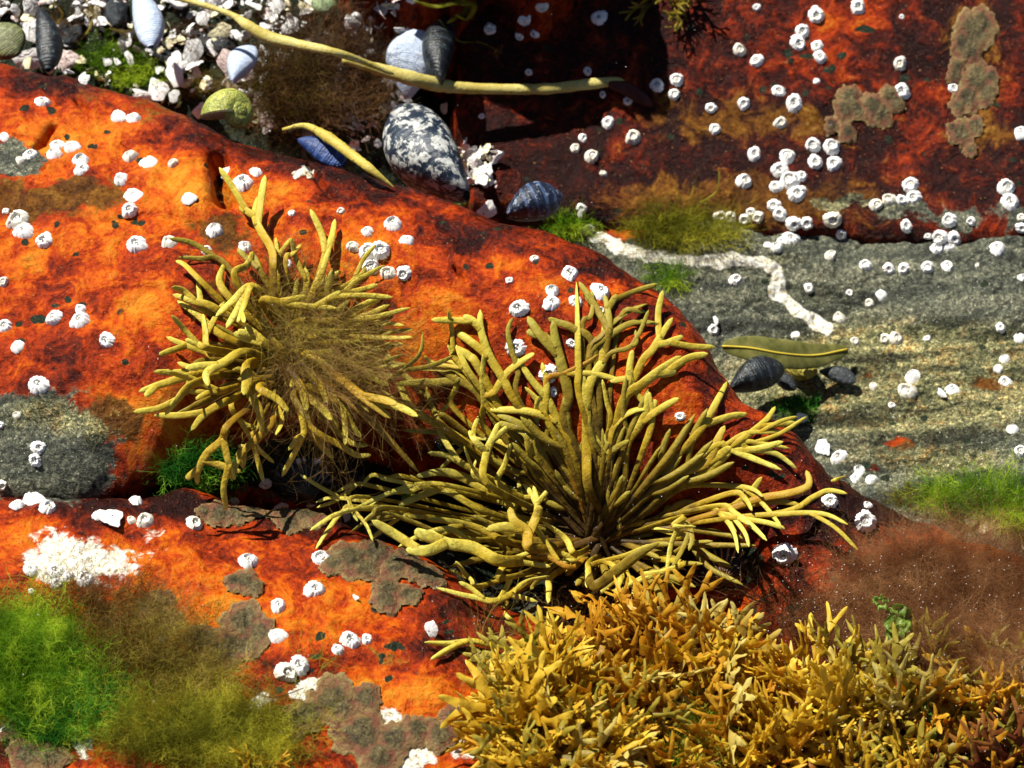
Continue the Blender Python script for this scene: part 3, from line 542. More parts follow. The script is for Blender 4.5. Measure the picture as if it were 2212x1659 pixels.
W2 = [(a02, 40, [[(2400, -20), (2200, 10), (2100, 60), (2010, 120)]], dict(m=2)), (a02, 42, [[(2350, -30), (2220, 0), (2130, 110), (2050, 235)]], dict(m=2)), (a01, 40, [[(2420, 1600), (2300, 1580), (2150, 1565), (2050, 1595)]], dict(m=2)), (a01, 40, [[(2450, 1500), (2300, 1480), (2180, 1530)]], dict(m=2)), (a12, 44, [[(700, 150), (450, 60), (250, 10), (60, 130)]], dict(m=1)), (a11, 40, [[(760, 1500), (500, 1480), (250, 1560), (60, 1655)]], dict(m=2)),
      (a11, 84, [[(1600, 1500), (1590, 1250), (1590, 1050), (1570, 900), (1560, 730)], [(1592, 980), (1610, 830), (1670, 720), (1735, 625)]], dict(dz=.1)),
      (a11, 70, [[(1540, 1400), (1480, 1200), (1400, 1060), (1330, 920), (1230, 800), (1145, 665)], [(1400, 1050), (1200, 1005), (950, 995)]], dict(dz=.1)),
      (a11, 52, [[(1330, 840), (1450, 765), (1600, 690), (1665, 640)]], dict(o=1)),
      (a11, 74, [[(1130, 950), (1050, 800), (960, 650), (905, 480), (900, 350)], [(905, 470), (850, 420), (790, 390)]]),
      (a11, 46, [[(1150, 930), (1145, 750), (1100, 600), (1080, 480), (1110, 400)]], dict(m=1)),
      (a11, 62, [[(940, 1130), (930, 950), (915, 800), (930, 600)]]), (a11, 62, [[(945, 970), (1000, 870), (1080, 750), (1200, 660), (1250, 630)]]),
      (a11, 48, [[(740, 1000), (745, 850), (770, 700), (800, 610)]]), (a11, 75, [[(900, 740), (830, 650), (740, 590)]]), (a11, 36, [[(840, 800), (740, 700), (645, 670)]]),
      (a11, 42, [[(800, 790), (650, 740), (500, 735)]]), (a11, 75, [[(860, 860), (600, 820), (350, 830)]], dict(m=1)), (a11, 50, [[(760, 690), (720, 630), (690, 575)]]),
      (a11, 90, [[(1450, 1090), (1470, 900), (1430, 720), (1390, 560), (1370, 420)], [(1395, 590), (1300, 520), (1200, 490)]], dict(m=1)),
      (a11, 62, [[(1540, 900), (1535, 740), (1530, 450), (1522, 170)]], dict(spear=1)), (a11, 42, [[(1560, 480), (1610, 400), (1630, 320), (1620, 220)], [(1605, 330), (1580, 260)]], dict(m=1)),
      (a11, 62, [[(1640, 600), (1500, 470), (1400, 430), (1340, 405)]], dict(m=1)), (a11, 62, [[(1720, 560), (1735, 470), (1728, 370), (1705, 250)], [(1735, 350), (1785, 250)]], dict(m=1)),
      (a11, 52, [[(1600, 640), (1680, 520), (1800, 400), (1950, 320), (2100, 300)]], dict(m=1)), (a11, 42, [[(1800, 420), (1950, 360), (2080, 350)]], dict(m=1)),
      (a11, 55, [[(1600, 680), (1750, 510), (1900, 430), (2060, 440)]], dict(m=1)), (a11, 42, [[(1700, 700), (1850, 600), (1910, 560), (1905, 480)]], dict(m=1)),
      (a11, 62, [[(1840, 900), (1870, 700), (1885, 610)], [(1845, 800), (1740, 810)]]), (a11, 64, [[(1920, 740), (2020, 600), (2080, 500), (2145, 400)], [(2040, 590), (2120, 560), (2212, 520)]]),
      (a11, 80, [[(1820, 950), (1950, 830), (2080, 730), (2200, 650)], [(2030, 775), (2170, 750)]], dict(dz=.06)), (a11, 60, [[(1740, 1180), (1800, 1060), (1900, 1000), (1990, 990)]], dict(dz=.1)),
      (a11, 42, [[(1740, 1090), (1720, 950), (1690, 800)]]), (a11, 66, [[(1850, 1230), (1930, 1100), (1975, 1000), (1980, 890)]]), (a11, 55, [[(1960, 1240), (2010, 1080), (2000, 950), (1990, 880)], [(2010, 1030), (2035, 930)]]),
      (a11, 36, [[(1740, 1420), (1740, 1300), (1700, 1150)]], dict(dz=.1)), (a11, 90, [[(1260, 1400), (1225, 1250), (1200, 1160), (1130, 1120)]]),
      (a11, 66, [[(950, 1480), (935, 1300), (980, 1180), (1020, 1080)], [(930, 1275), (870, 1200), (830, 1130)]], dict(dz=.12, m=2)), (a11, 52, [[(1030, 1490), (1060, 1350), (1105, 1200)]], dict(m=2)),
      (a11, 48, [[(1200, 1340), (1100, 1240), (950, 1180), (800, 1190), (710, 1220)]], dict(m=2)), (a11, 32, [[(880, 1450), (870, 1320)]], dict(m=2)), (a11, 56, [[(860, 1390), (700, 1300), (560, 1275)]], dict(m=2)),
      (a11, 52, [[(1120, 1680), (1155, 1560), (1150, 1450)], [(1120, 1620), (1030, 1590), (950, 1520)]], dict(m=2)), (a11, 50, [[(1280, 1700), (1270, 1590), (1245, 1490)], [(1272, 1610), (1350, 1505)]], dict(m=2)),
      (a11, 50, [[(1450, 1640), (1300, 1500), (1170, 1375)]], dict(o=1)), (a11, 78, [[(1000, 1560), (800, 1440), (650, 1400), (480, 1430)]], dict(m=2)), (a11, 66, [[(900, 1640), (700, 1530), (540, 1500), (450, 1420)]], dict(m=2)),
      (a11, 66, [[(600, 1080), (450, 1000), (320, 920)]]), (a11, 42, [[(450, 1440), (300, 1440), (200, 1420), (130, 1490)]]), (a11, 48, [[(600, 1500), (450, 1520), (300, 1540), (150, 1640)]], dict(m=2)),
      (a11, 60, [[(700, 1060), (620, 1040), (560, 900), (550, 840)]], dict(m=1)), (a11, 50, [[(640, 1080), (660, 1000), (700, 960)]]), (a11, 55, [[(1650, 1400), (1700, 1250), (1760, 1170)]], dict(m=1)),
      (a11, 70, [[(1400, 1280), (1300, 1170), (1100, 1060), (1010, 1030)]], dict(m=1)), (a11, 60, [[(1350, 1100), (1280, 950), (1190, 850)]]), (a11, 55, [[(800, 1240), (650, 1150), (400, 1130)]], dict(m=1)),
      (a21, 62, [[(60, 1190), (160, 1050), (220, 940), (285, 815)], [(150, 1090), (300, 1040), (415, 1025)]], dict(dz=.05)), (a21, 76, [[(0, 1400), (150, 1340), (220, 1200), (270, 1100)]], dict(o=.4)), (a21, 55, [[(300, 1240), (420, 1160), (540, 1060), (600, 975)]]),
      (a21, 40, [[(250, 1240), (400, 1150), (550, 1140), (690, 1135)]]), (a21, 62, [[(200, 1230), (300, 1250), (450, 1310), (640, 1385)]], dict(m=2, dz=.1)), (a21, 50, [[(320, 1230), (420, 1250), (600, 1280), (740, 1380)]], dict(m=2, dz=.05)),
      (a21, 40, [[(350, 1230), (500, 1215), (690, 1245)]]), (a21, 62, [[(100, 1440), (170, 1390), (250, 1320), (310, 1270)]]), (a21, 44, [[(0, 1500), (300, 1490), (450, 1510), (520, 1560)]]), (a21, 48, [[(300, 1540), (400, 1570), (450, 1650)]]),
      (a21, 66, [[(300, 1640), (500, 1570), (680, 1540), (800, 1500), (820, 1450), (800, 1390)]], dict(o=.6)), (a21, 48, [[(650, 1660), (850, 1560), (950, 1520), (1065, 1540)]]), (a21, 60, [[(0, 1600), (200, 1640), (560, 1590), (760, 1610)]], dict(o=.5)),
      (a22, 42, [[(150, -20), (250, 20), (330, 130), (360, 265)]], dict(m=2)), (a22, 42, [[(200, -30), (300, 10), (400, 130), (430, 225)]], dict(m=2)), (a22, 50, [[(240, -40), (340, 10), (450, 90), (545, 185)]], dict(m=2)), (a22, 44, [[(300, 40), (600, 15), (900, 10), (1070, 80)]]), (a22, 46, [[(0, 30), (-60, 90), (85, 95)]], dict(m=2)),
      (a22, 44, [[(0, 60), (60, 160), (40, 250)]], dict(m=1)),
      (a12, 86, [[(1230, 240), (1205, 130), (1120, 60), (1090, -30)], [(1215, 150), (1260, 40), (1290, -40)]], dict(dz=.1, o=.3)), (a12, 100, [[(1050, 320), (850, 230), (680, 200), (550, 120)], [(690, 215), (560, 250), (420, 245)], [(640, 185), (560, 160), (475, 120)]], dict(dz=.12, m=2)),
      (a12, 48, [[(850, 180), (700, 110), (520, 150), (370, 225)]], dict(m=2, dz=.1)), (a12, 60, [[(1100, 200), (900, 110), (700, 60), (550, 50)]], dict(m=0)), (a12, 42, [[(500, 30), (350, 30), (150, 95)]], dict(m=2)), (a12, 40, [[(300, -30), (200, 20), (120, 85)]], dict(m=2)), (a12, 34, [[(120, -100), (80, 0), (105, 60)]], dict(m=2)),
      (a12, 54, [[(1510, 270), (1450, 170), (1300, 60)]], dict(m=2, dz=.15)), (a12, 50, [[(1040, 430), (1060, 340), (1150, 290), (1230, 255)]], dict(m=2, dz=.1)), (a12, 40, [[(900, 480), (830, 430), (690, 370)], [(830, 430), (740, 320)]], dict(m=2)),
      (a12, 46, [[(1050, 560), (850, 550), (620, 490)]], dict(m=2)), (a12, 50, [[(1040, 570), (1080, 535), (1270, 580)]], dict(m=2)), (a12, 46, [[(1060, 540), (1040, 600), (1060, 660), (1130, 720)]], dict(m=2)), (a12, 36, [[(1120, 520), (1200, 450), (1350, 415)]], dict(m=2)),
      (a12, 54, [[(1360, 420), (1345, 500), (1340, 590)]], dict(m=2)), (a12, 54, [[(1605, 330), (1600, 400), (1590, 490)]], dict(m=2)), (a12, 92, [[(1640, 480), (1800, 370), (1930, 270), (2060, 200)]], dict(m=1, spear=1, dz=.1)), (a12, 50, [[(2212, 330), (2050, 400), (1900, 460)], [(2080, 380), (1940, 405)]], dict(m=2, dz=.08)),
      (a12, 46, [[(1815, 400), (1810, 440), (1780, 520)]], dict(m=2)), (a12, 54, [[(1600, 270), (1540, 300), (1430, 325)]], dict(m=2)), (a12, 46, [[(1500, 360), (1350, 300), (1200, 290)]], dict(o=1)), (a12, 44, [[(1600, 340), (1700, 320), (1780, 360), (1790, 400)]]),
      (a12, 50, [[(2210, 160), (2120, 130), (2010, 100)]], dict(m=2)), (a12, 44, [[(1680, 190), (1850, 90), (2050, 50), (2140, 0)]]), (a12, 44, [[(1700, 200), (1790, 140), (1800, 20)]], dict(m=2)), (a12, 44, [[(1420, 300), (1250, 470), (1240, 500)]], dict(m=1)), (a12, 34, [[(1880, 450), (1890, 540)]], dict(m=2))]
W1 = [(a01, 60, [[(1400, 340), (1250, 290), (1120, 250)]]), (a01, 64, [[(1450, 520), (1280, 380), (1150, 290)]]), (a01, 54, [[(1300, 160), (1200, 60), (1140, 30)]]), (a01, 50, [[(1450, 40), (1300, 20), (1160, 10)]], dict(m=1)), (a01, 54, [[(1320, 350), (1300, 280), (1280, 160)]]),
      (a01, 64, [[(1440, 210), (1450, 50)]]), (a01, 64, [[(1650, 200), (1500, 300), (1400, 390)]], dict(dz=.15, m=2)), (a01, 50, [[(1640, 200), (1590, 300), (1560, 380), (1540, 430)], [(1565, 370), (1585, 430)]], dict(dz=.12, m=2)), (a01, 66, [[(1700, 290), (1900, 320), (2190, 340)], [(2060, 330), (2212, 230)]], dict(dz=.1)),
      (a01, 54, [[(1370, 620), (1330, 480), (1315, 375)]]), (a01, 58, [[(1400, 660), (1330, 620), (1180, 570), (1080, 525)], [(1200, 600), (1030, 640)]]), (a01, 56, [[(1360, 600), (1280, 570), (1200, 540)]]), (a01, 72, [[(1600, 620), (1450, 690), (1340, 760), (1350, 840)]], dict(dz=.15, m=2)),
      (a01, 78, [[(1740, 580), (1640, 500), (1590, 460)], [(1650, 530), (1540, 490)]], dict(dz=.15, m=2)), (a01, 58, [[(1350, 760), (1250, 730), (1150, 690)]]), (a01, 64, [[(1280, 770), (1050, 830), (900, 880)], [(1020, 860), (940, 910)]], dict(dz=.1)), (a01, 76, [[(1310, 690), (1240, 800), (1200, 900)]], dict(m=1)),
      (a01, 64, [[(1250, 830), (1150, 930), (1070, 1030)]], dict(dz=.08)), (a01, 54, [[(1450, 870), (1330, 880), (1220, 880)], [(1360, 880), (1270, 930)]]), (a01, 60, [[(1450, 950), (1320, 1030), (1240, 1130)]]), (a01, 56, [[(1330, 940), (1230, 990), (1120, 1040)]], dict(m=1)), (a01, 96, [[(1620, 700), (1600, 820), (1580, 900)]], dict(dz=.1)),
      (a01, 74, [[(1620, 850), (1680, 1000), (1700, 1150)]], dict(dz=.1)), (a01, 66, [[(1680, 850), (1800, 930), (1870, 1010)]], dict(dz=.1)), (a01, 64, [[(1760, 1080), (1650, 1200), (1580, 1270), (1575, 1380)], [(1620, 1230), (1530, 1300)]], dict(o=.5)),
      (a01, 62, [[(1480, 1090), (1440, 1190), (1340, 1280), (1280, 1400), (1280, 1480)], [(1290, 1390), (1205, 1445)], [(1440, 1190), (1480, 1330), (1520, 1450)], [(1500, 1390), (1560, 1400)]], dict(dz=.1, o=.3)), (a01, 48, [[(1500, 950), (1570, 1080), (1660, 1110)]]), (a01, 52, [[(1970, 1130), (1920, 1190), (1870, 1260)]], dict(m=2)),
      (a01, 54, [[(1790, 980), (1790, 1110)]]), (a01, 52, [[(2020, 1140), (2100, 1250), (2160, 1310)], [(2070, 1160), (2200, 1200)]]), (a01, 48, [[(1650, 1120), (1620, 1230), (1540, 1230)]]), (a00, 74, [[(1770, 1750), (1760, 1620), (1680, 1480), (1650, 1380), (1680, 1260)], [(1650, 1400), (1600, 1370), (1550, 1340)]], dict(dz=.1, o=.2)),
      (a00, 44, [[(1810, 1700), (1800, 1640), (1790, 1540)], [(1805, 1660), (1890, 1545)]]), (a00, 40, [[(1850, 1690), (1890, 1650), (1955, 1580)]]), (a00, 64, [[(2080, 1750), (2110, 1650), (2150, 1540), (2170, 1420)]]), (a01, 50, [[(1990, 150), (1970, 80)]]), (a01, 54, [[(2030, 250), (2120, 150), (2212, 100)]]),
      (a11, 54, [[(-300, 430), (-50, 420), (200, 400), (445, 335)]]), (a11, 46, [[(-250, 430), (200, 430), (410, 450)]]), (a11, 46, [[(-200, 500), (300, 490), (460, 475)]]), (a11, 46, [[(-200, 520), (300, 530), (460, 525)]]), (a11, 52, [[(-200, 560), (250, 575), (400, 570)]]), (a11, 52, [[(-200, 350), (0, 250), (100, 160), (280, 60)]]),
      (a11, 42, [[(-250, 300), (-40, 230), (120, 130), (160, 60)]]), (a11, 52, [[(-100, 640), (150, 710), (400, 640)]], dict(m=1)), (a11, 56, [[(-200, 850), (0, 950), (60, 1080), (130, 1180)]]), (a11, 50, [[(-160, 1000), (-60, 1100), (60, 1210), (170, 1230)]]), (a11, 50, [[(-200, 1100), (0, 1230), (100, 1290), (190, 1290)]]),
      (a11, 74, [[(-150, 700), (-50, 760), (150, 920), (320, 1050)], [(150, 900), (260, 930), (360, 960)]], dict(o=.5, dz=.12)), (a11, 66, [[(0, 900), (90, 970), (300, 1180), (500, 1400)]], dict(o=.6, m=1)), (a11, 44, [[(100, 900), (300, 810), (470, 680), (520, 600), (530, 490)]], dict(m=1)), (a11, 44, [[(120, 700), (200, 760), (210, 800)]], dict(m=2)),
      (a01, 60, [[(2000, 300), (2060, 160), (2100, 60), (2140, -60)]]), (a01, 70, [[(1850, 700), (1950, 850), (1990, 1000)]]), (a01, 60, [[(1900, 650), (2050, 800), (2120, 950)]]), (a01, 60, [[(1950, 620), (2100, 700), (2212, 850)]]), (a01, 56, [[(1900, 900), (1990, 1050), (2010, 1090)]], dict(m=1)),
      (a01, 60, [[(2000, 850), (2120, 1000), (2190, 1120)]]), (a01, 62, [[(1520, 130), (1600, 60), (1640, -30)]]), (a01, 56, [[(1700, 120), (1660, 30), (1630, -20)]], dict(m=1))]
w2, bp2 = plant('wrack_plant', (1290, 1165), 'clean yellow olive forked wrack with long tapered fronds in the middle of the pool', 'seaweed', W2, .62, 330, 46, 290, 3)
w1, bp1 = plant('wrack_plant', (650, 800), 'stubby fingered yellow wrack overgrown with brown fuzz, left of the clean wrack', 'seaweed', W1, .42, 150, 40, 190, 5, .42)
def loose(tl, w_, brs, label):
    c = conv(tl, brs[0])[0]; p, _ = hit1(*c); mb = MB(); first = None
    for bi, br in enumerate(brs):
        pts = conv(tl, br); P = np.array([hit1(*q_)[0] for q_ in pts])+np.array([0, -.02, .05])
        Q = catmull(P, 22)
        if bi: Q[0] = first[np.argmin(((first-Q[0])**2).sum(1))]
        else: first = Q
        V, F, T3 = tube(Q, taper(22, w_/6*K, .5, .7), .7, 8); al = .4+.5*np.r_[np.repeat(np.linspace(0, 1, 22), 8), 1, 0]; mb.add(V, F, T3, np.c_[al, 0*al, 0*al, 1+0*al])
    o = mb.build('loose_frond', FR[2], None, inv=p); o.location = p; tag(o, label, 'seaweed')
loose(a12, 38, [[(1080, 900), (980, 880), (850, 850), (700, 865), (540, 858)], [(830, 850), (720, 890), (580, 970)]], 'thin loose forked frond lying on orange rock left of the moss bed')
loose(a12, 55, [[(1250, 810), (1180, 860), (1030, 960)]], 'short pale frond piece lying at the left tip of the moss bed')
loose(a21, 26, [[(1050, 1443), (1000, 1460), (955, 1475)]], 'tiny broken pale frond tip lying on the red rock below the barnacle row')
# ------------------------------------------------------------------ kelp stalks and blade
def stalk_mat(name, a, b, sp):
    t = NT(name); n = t.noise(9, 5, .6); n2 = t.noise(50, 4, .65)
    col = t.ramp(n, [(.35, a), (.65, b)]); col = t.mix(t.step(.58, .68, n2), col, sp); return t.fin(col, .5, .25, t.bump(n2, .01, .6), .1)
ST = stalk_mat('kelp_stalk', (.42, .33, .06), (.55, .48, .16), (.30, .18, .03)); ST2 = stalk_mat('kelp_stalk_spotted', (.40, .30, .04), (.5, .4, .08), (.08, .04, .01)); DKR = stalk_mat('dark_red_blade', (.03, .006, .004), (.08, .015, .008), (.02, .004, .003))
def stalk(pts, wd, lab, mat, end=None):
    P = np.array([unproj(u, v, z) for u, v, z in pts]); c = P[len(P)//2]; e = empty('kelp_stalk', c, lab, 'kelp stalk')
    n = 60; Q = catmull(P, n); R = np.interp(np.linspace(0, 1, n), np.linspace(0, 1, len(wd)), wd)*K*.5
    R[-2:] *= [.85, .5]; V, F, T3 = tube(Q, R, .85, 12, bumpy=.04); MB().add(V, F, T3).build('stem', mat, e, inv=c)
    if end:
        P = np.array([unproj(u, v, z) for u, v, z in end[0]]); Q = catmull(P, 20); t = np.linspace(0, 1, 20); R = end[1]*K*.5*np.sqrt(np.clip(np.sin(t*2.9+.15), .02, 1))
        V, F, T3 = tube(Q, R, .45, 10); MB().add(V, F, T3).build('torn_end', end[2], e, inv=c)
stalk([(740, 128, .2), (820, 150, .12), (900, 172, .05), (970, 187, -.08), (1060, 192, -.14), (1180, 192, -.18), (1260, 183, -.2), (1330, 176, -.22), (1352, 180, -.24)], [16, 26, 36, 34, 26, 26, 26, 27, 20, 8], 'long smooth yellow kelp stalk crossing in front of the pale blue shell', ST,
      ([(1315, 182, -.2), (1350, 190, -.24), (1380, 208, -.28), (1408, 228, -.33)], 34, DKR))
stalk([(340, -14, .45), (430, 8, .45), (500, 32, .45), (535, 55, .45), (580, 80, .42), (640, 95, .42), (720, 112, .44), (790, 135, .3), (850, 160, .2)], [10, 14, 14, 26, 30, 24, 20, 14, 10], 'kinked yellow kelp stalk leaving the top edge above the shell heap', ST)
stalk([(610, 280, .46), (660, 272, .5), (710, 298, .54), (760, 335, .56), (800, 365, .58), (852, 406, .5)], [8, 14, 26, 24, 20, 4], 'speckled tapering kelp stalk lying over the broken blue shell piece', ST2)
def blade(path, wd, lab, mat, mm, nv):
    P = np.array([unproj(u, v, z) for u, v, z in path]); n = 30; Q = catmull(P, n); t = np.linspace(0, 1, n); R = wd*K*.5*np.sqrt(np.clip(np.sin(t*math.pi*.96+.06), .01, 1)); c = Q[15]
    e = empty('kelp', c, lab, 'kelp'); nvv = nrm(np.array(nv)); V, F, T3 = tube(Q, R, .10, 16, nv=nvv, bumpy=.02); MB().add(V, F, T3).build('blade', mat, e, inv=c)
    V, F, T3 = tube(Q+nvv*wd*K*.045, np.minimum(R*.3, 5*K*.5), 1, 8, nv=nvv); MB().add(V, F, T3).build('midrib', mm, e, inv=c)
t_ = NT('kelp_blade_green'); nn = t_.noise(12, 5, .6); KB = t_.fin(t_.ramp(nn, [(.35, (.12, .13, .03)), (.65, (.3, .28, .08))]), .45, .3, None, .45)
t_ = NT('kelp_midrib'); KM = t_.fin(t_.ramp(t_.noise(10, 3), [(.3, (.55, .42, .04)), (.7, (.7, .55, .06))]), .5, .3, None, .2)
blade([(1560, 748, -.55), (1620, 752, -.58), (1690, 764, -.62), (1760, 768, -.7), (1830, 755, -.78)], 66, 'small olive kelp blade with yellow midrib above the dark mussel', KB, KM, (0, -.5, .9))
# ------------------------------------------------------------------ mussels, limpets, snail, pebbles
def shell_mat(name, dark, lite, patch, amt, ring=9):
    t = NT(name); mp = t.n.new('ShaderNodeVectorMath'); mp.operation = 'DISTANCE'; t.l.new(t.tc, mp.inputs[0]); mp.inputs[1].default_value = (-.5, .05, 0)
    n = t.noise(3.2, 6, .6, .5); n2 = t.noise(11, 7, .7, .4); d = t.math('ADD', mp.outputs['Value'], t.math('MULTIPLY', n, .05))
    rg = t.math('MULTIPLY', t.math('ADD', t.math('SINE', t.math('MULTIPLY', d, ring*6.28)), 1), .5)
    rg = t.math('MULTIPLY', rg, t.noise(2, 2)); r2 = t.math('SINE', t.math('MULTIPLY', d, ring*22))
    col = t.mix(t.step(.25, .62, rg), dark, lite)
    col = t.mix(t.step(1-amt-.05, 1-amt+.03, n2), col, t.ramp(t.noise(30, 4), [(.35, tuple(x*.6 for x in patch)), (.6, patch)]))
    return t.fin(col, .38, .45, t.bump(r2, .0015, .4, t.bump(n2, .02, .5)))
MU = dict(speck=shell_mat('mussel_speckled', (.008, .016, .03), (.02, .035, .055), (.46, .47, .44), .47, 6), blue=shell_mat('mussel_blue', (.006, .012, .03), (.06, .10, .2), (.30, .36, .45), .40, 7),
          pale=shell_mat('mussel_pale', (.38, .46, .60), (.50, .58, .68), (.8, .82, .82), .36, 10), dark=shell_mat('mussel_dark', (.006, .008, .010), (.03, .04, .05), (.10, .14, .12), .38, 7), bright=shell_mat('mussel_bright_blue', (.01, .03, .12), (.05, .10, .28), (.3, .4, .5), .34, 6),
          grn=shell_mat('shell_green', (.10, .11, .04), (.2, .22, .08), (.35, .38, .2), .4, 8))
def valve(seed, W_=.5, H_=.22, closed=True, sharp=.5):
    n, m = 40, 17; V = []
    for i in range(n):
        t = i/(n-1); x = t-.5; wd = W_*.5*(math.sin(math.pi*min(1, t*.97+.015))**.62)*(.55+.75*t-.15*t*t); cy = .06*math.sin(t*math.pi)-.02
        for j in range(m):
            a = math.pi*j/(m-1); g = 1+.006*math.sin(t*40+j*.1)
            V.append((x, cy+math.cos(a)*wd, H_*math.sin(a)**.8*(math.sin(math.pi*min(1, t*.96+.02))**.6)*g*(1.15-.4*t)))
    F = [(i*m+j, (i+1)*m+j, (i+1)*m+j+1, i*m+j+1) for i in range(n-1) for j in range(m-1)]
    return V, F
def mussel(u0, v0, u1, v1, mat, label, H_=.22, W_=.5, up=None, dz=.05, one=False, zz=None, name='mussel', cat='mussel', roll=0., z1=None):
    um, vm = (u0+u1)/2, (v0+v1)/2; p, n = hit1(um, vm); z = zz if zz is not None else p[2]+dz
    A_ = unproj(u0, v0, z); B_ = unproj(u1, v1, z if z1 is None else z1); x = nrm(B_-A_); L = np.linalg.norm(B_-A_); nz = nrm(np.array([roll, -.35, .9]) if up is None else np.array(up)); y = nrm(np.cross(nz, x)); zx = np.cross(x, y)
    e = empty(name, (0, 0, 0), label, cat); e.matrix_world = frame(x, y, zx, (A_+B_)/2, L)
    V, F = valve(1, W_, H_); V = np.array(V); mk('valve', V, F, mat, e)
    V2 = V.copy(); V2[:, 2] *= -1 if not one else .8
    if one: V2[:, 2] -= .012
    else: V2[:, 2] -= .012
    mk('valve', V2, [tuple(reversed(f)) for f in F], mat, e)
    return e
mussel(1003, 425, 856, 238, MU['speck'], 'large dark mussel mottled with white, leaning on the boulder edge', .28, .56, zz=.12)
mussel(1092, 462, 1212, 420, MU['blue'], 'banded dark blue mussel wedged behind the boulder ridge', .34, .68, zz=.0)
mussel(645, 300, 745, 352, MU['bright'], 'broken bright blue shell piece under the speckled kelp stalk', .16, .52, zz=.42, name='shell_piece', cat='shell')
mussel(878, 212, 902, 64, MU['pale'], 'pale blue ribbed shell standing behind the long kelp stalk', .16, .78, zz=-.35, z1=-.05, name='shell', cat='shell', up=(-.1, -.7, .75))
mussel(1575, 838, 1690, 790, MU['dark'], 'blackish mussel half hidden below the olive kelp blade', .3, .6, zz=-.55)
mussel(1668, 812, 1720, 838, MU['dark'], 'small dark green shell between blackish mussel and the yellow stone', .3, .6, zz=-.72, name='shell', cat='shell')
mussel(1770, 800, 1850, 822, MU['dark'], 'flat blackish shape standing in for the shadow right of the yellow lumpy stone', .12, .5, zz=-.82, name='shell', cat='shell')  # dark form added where only shadow falls beside the stone
mussel(-25, 60, 40, 115, MU['grn'], 'large greenish shell cut by the left edge above the boulder', .3, .9, zz=.2, name='shell', cat='shell', up=(.3, -.5, .8))
mussel(88, 20, 108, 150, MU['dark'], 'narrow black shell standing upright in the heap at the upper left', .2, .35, zz=.2, name='shell', cat='shell')
mussel(948, 180, 958, 40, MU['dark'], 'thin dark shell upright right behind the pale blue shell', .2, .4, zz=.0, name='shell', cat='shell')
mussel(295, -20, 330, 100, MU['pale'], 'spotted grey blue shell shard standing at the top edge left of centre', .2, .42, zz=.25, name='shell', cat='shell')
mussel(500, 175, 545, 100, MU['pale'], 'grey white broken shell leaning above the green snail', .2, .6, zz=.15, name='shell', cat='shell')
def limpet(u, v, d, label, mat, tilt=(0, 0, 0), ribs=22, hh=.36, el=.8):
    p, nn_ = hit1(u, v); n = nrm(nn_+np.array(tilt)); x = nrm(np.cross([0, 1, 0], n)); y = np.cross(n, x)
    e = empty('limpet', (0, 0, 0), label, 'limpet'); e.matrix_world = frame(x, y, n, p, d*K); V = []; N = 88; M = 12
    for k in range(M):
        t = k/(M-1)
        for i in range(N):
            a = 2*math.pi*i/N; r_ = .5*(1-(t)**1.15)*(1+.07*math.sin(a*ribs)*(1-t)+.03*math.sin(a*5)); V.append((r_*math.cos(a)+.05*t, r_*el*math.sin(a), hh*t*(1.35-.35*t)-.03+.012*math.sin(a*ribs)*(1-t)))
    F = [(k*N+i, k*N+(i+1) % N, (k+1)*N+(i+1) % N, (k+1)*N+i) for k in range(M-1) for i in range(N)]; mk('shell', V, F, mat, e); return e
def limp_mat(name, d, l, am):
    t = NT(name); n = t.noise(3, 6, .6); sx = t.n.new('ShaderNodeSeparateXYZ'); t.l.new(t.tc, sx.inputs[0]); a = t.math('ARCTAN2', sx.outputs[1], sx.outputs[0])
    st_ = t.math('SINE', t.math('ADD', t.math('MULTIPLY', a, 22), t.math('MULTIPLY', n, 2))); f = t.math('MULTIPLY', t.step(.3, .95, st_), t.step(.55-am, .75-am, n))
    return t.fin(t.mix(f, d, l), .4, .4, t.bump(t.noise(14, 4), .03, .5))
LIM = limp_mat('limpet_dark', (.01, .016, .014), (.28, .33, .28), .12); LIM2 = limp_mat('limpet_orange', (.01, .01, .008), (.6, .28, .08), .12)
limpet(655, 1040, 150, 'dark ribbed limpet in the shadow below the fuzzy wrack', LIM)
limpet(1565, 1225, 150, 'black limpet with orange streaked rim, right under the clean wrack', LIM2, (.1, -.3, 0))
limpet(760, 1035, 70, 'small dark limpet right of the large ribbed limpet', LIM, (.2, 0, 0))
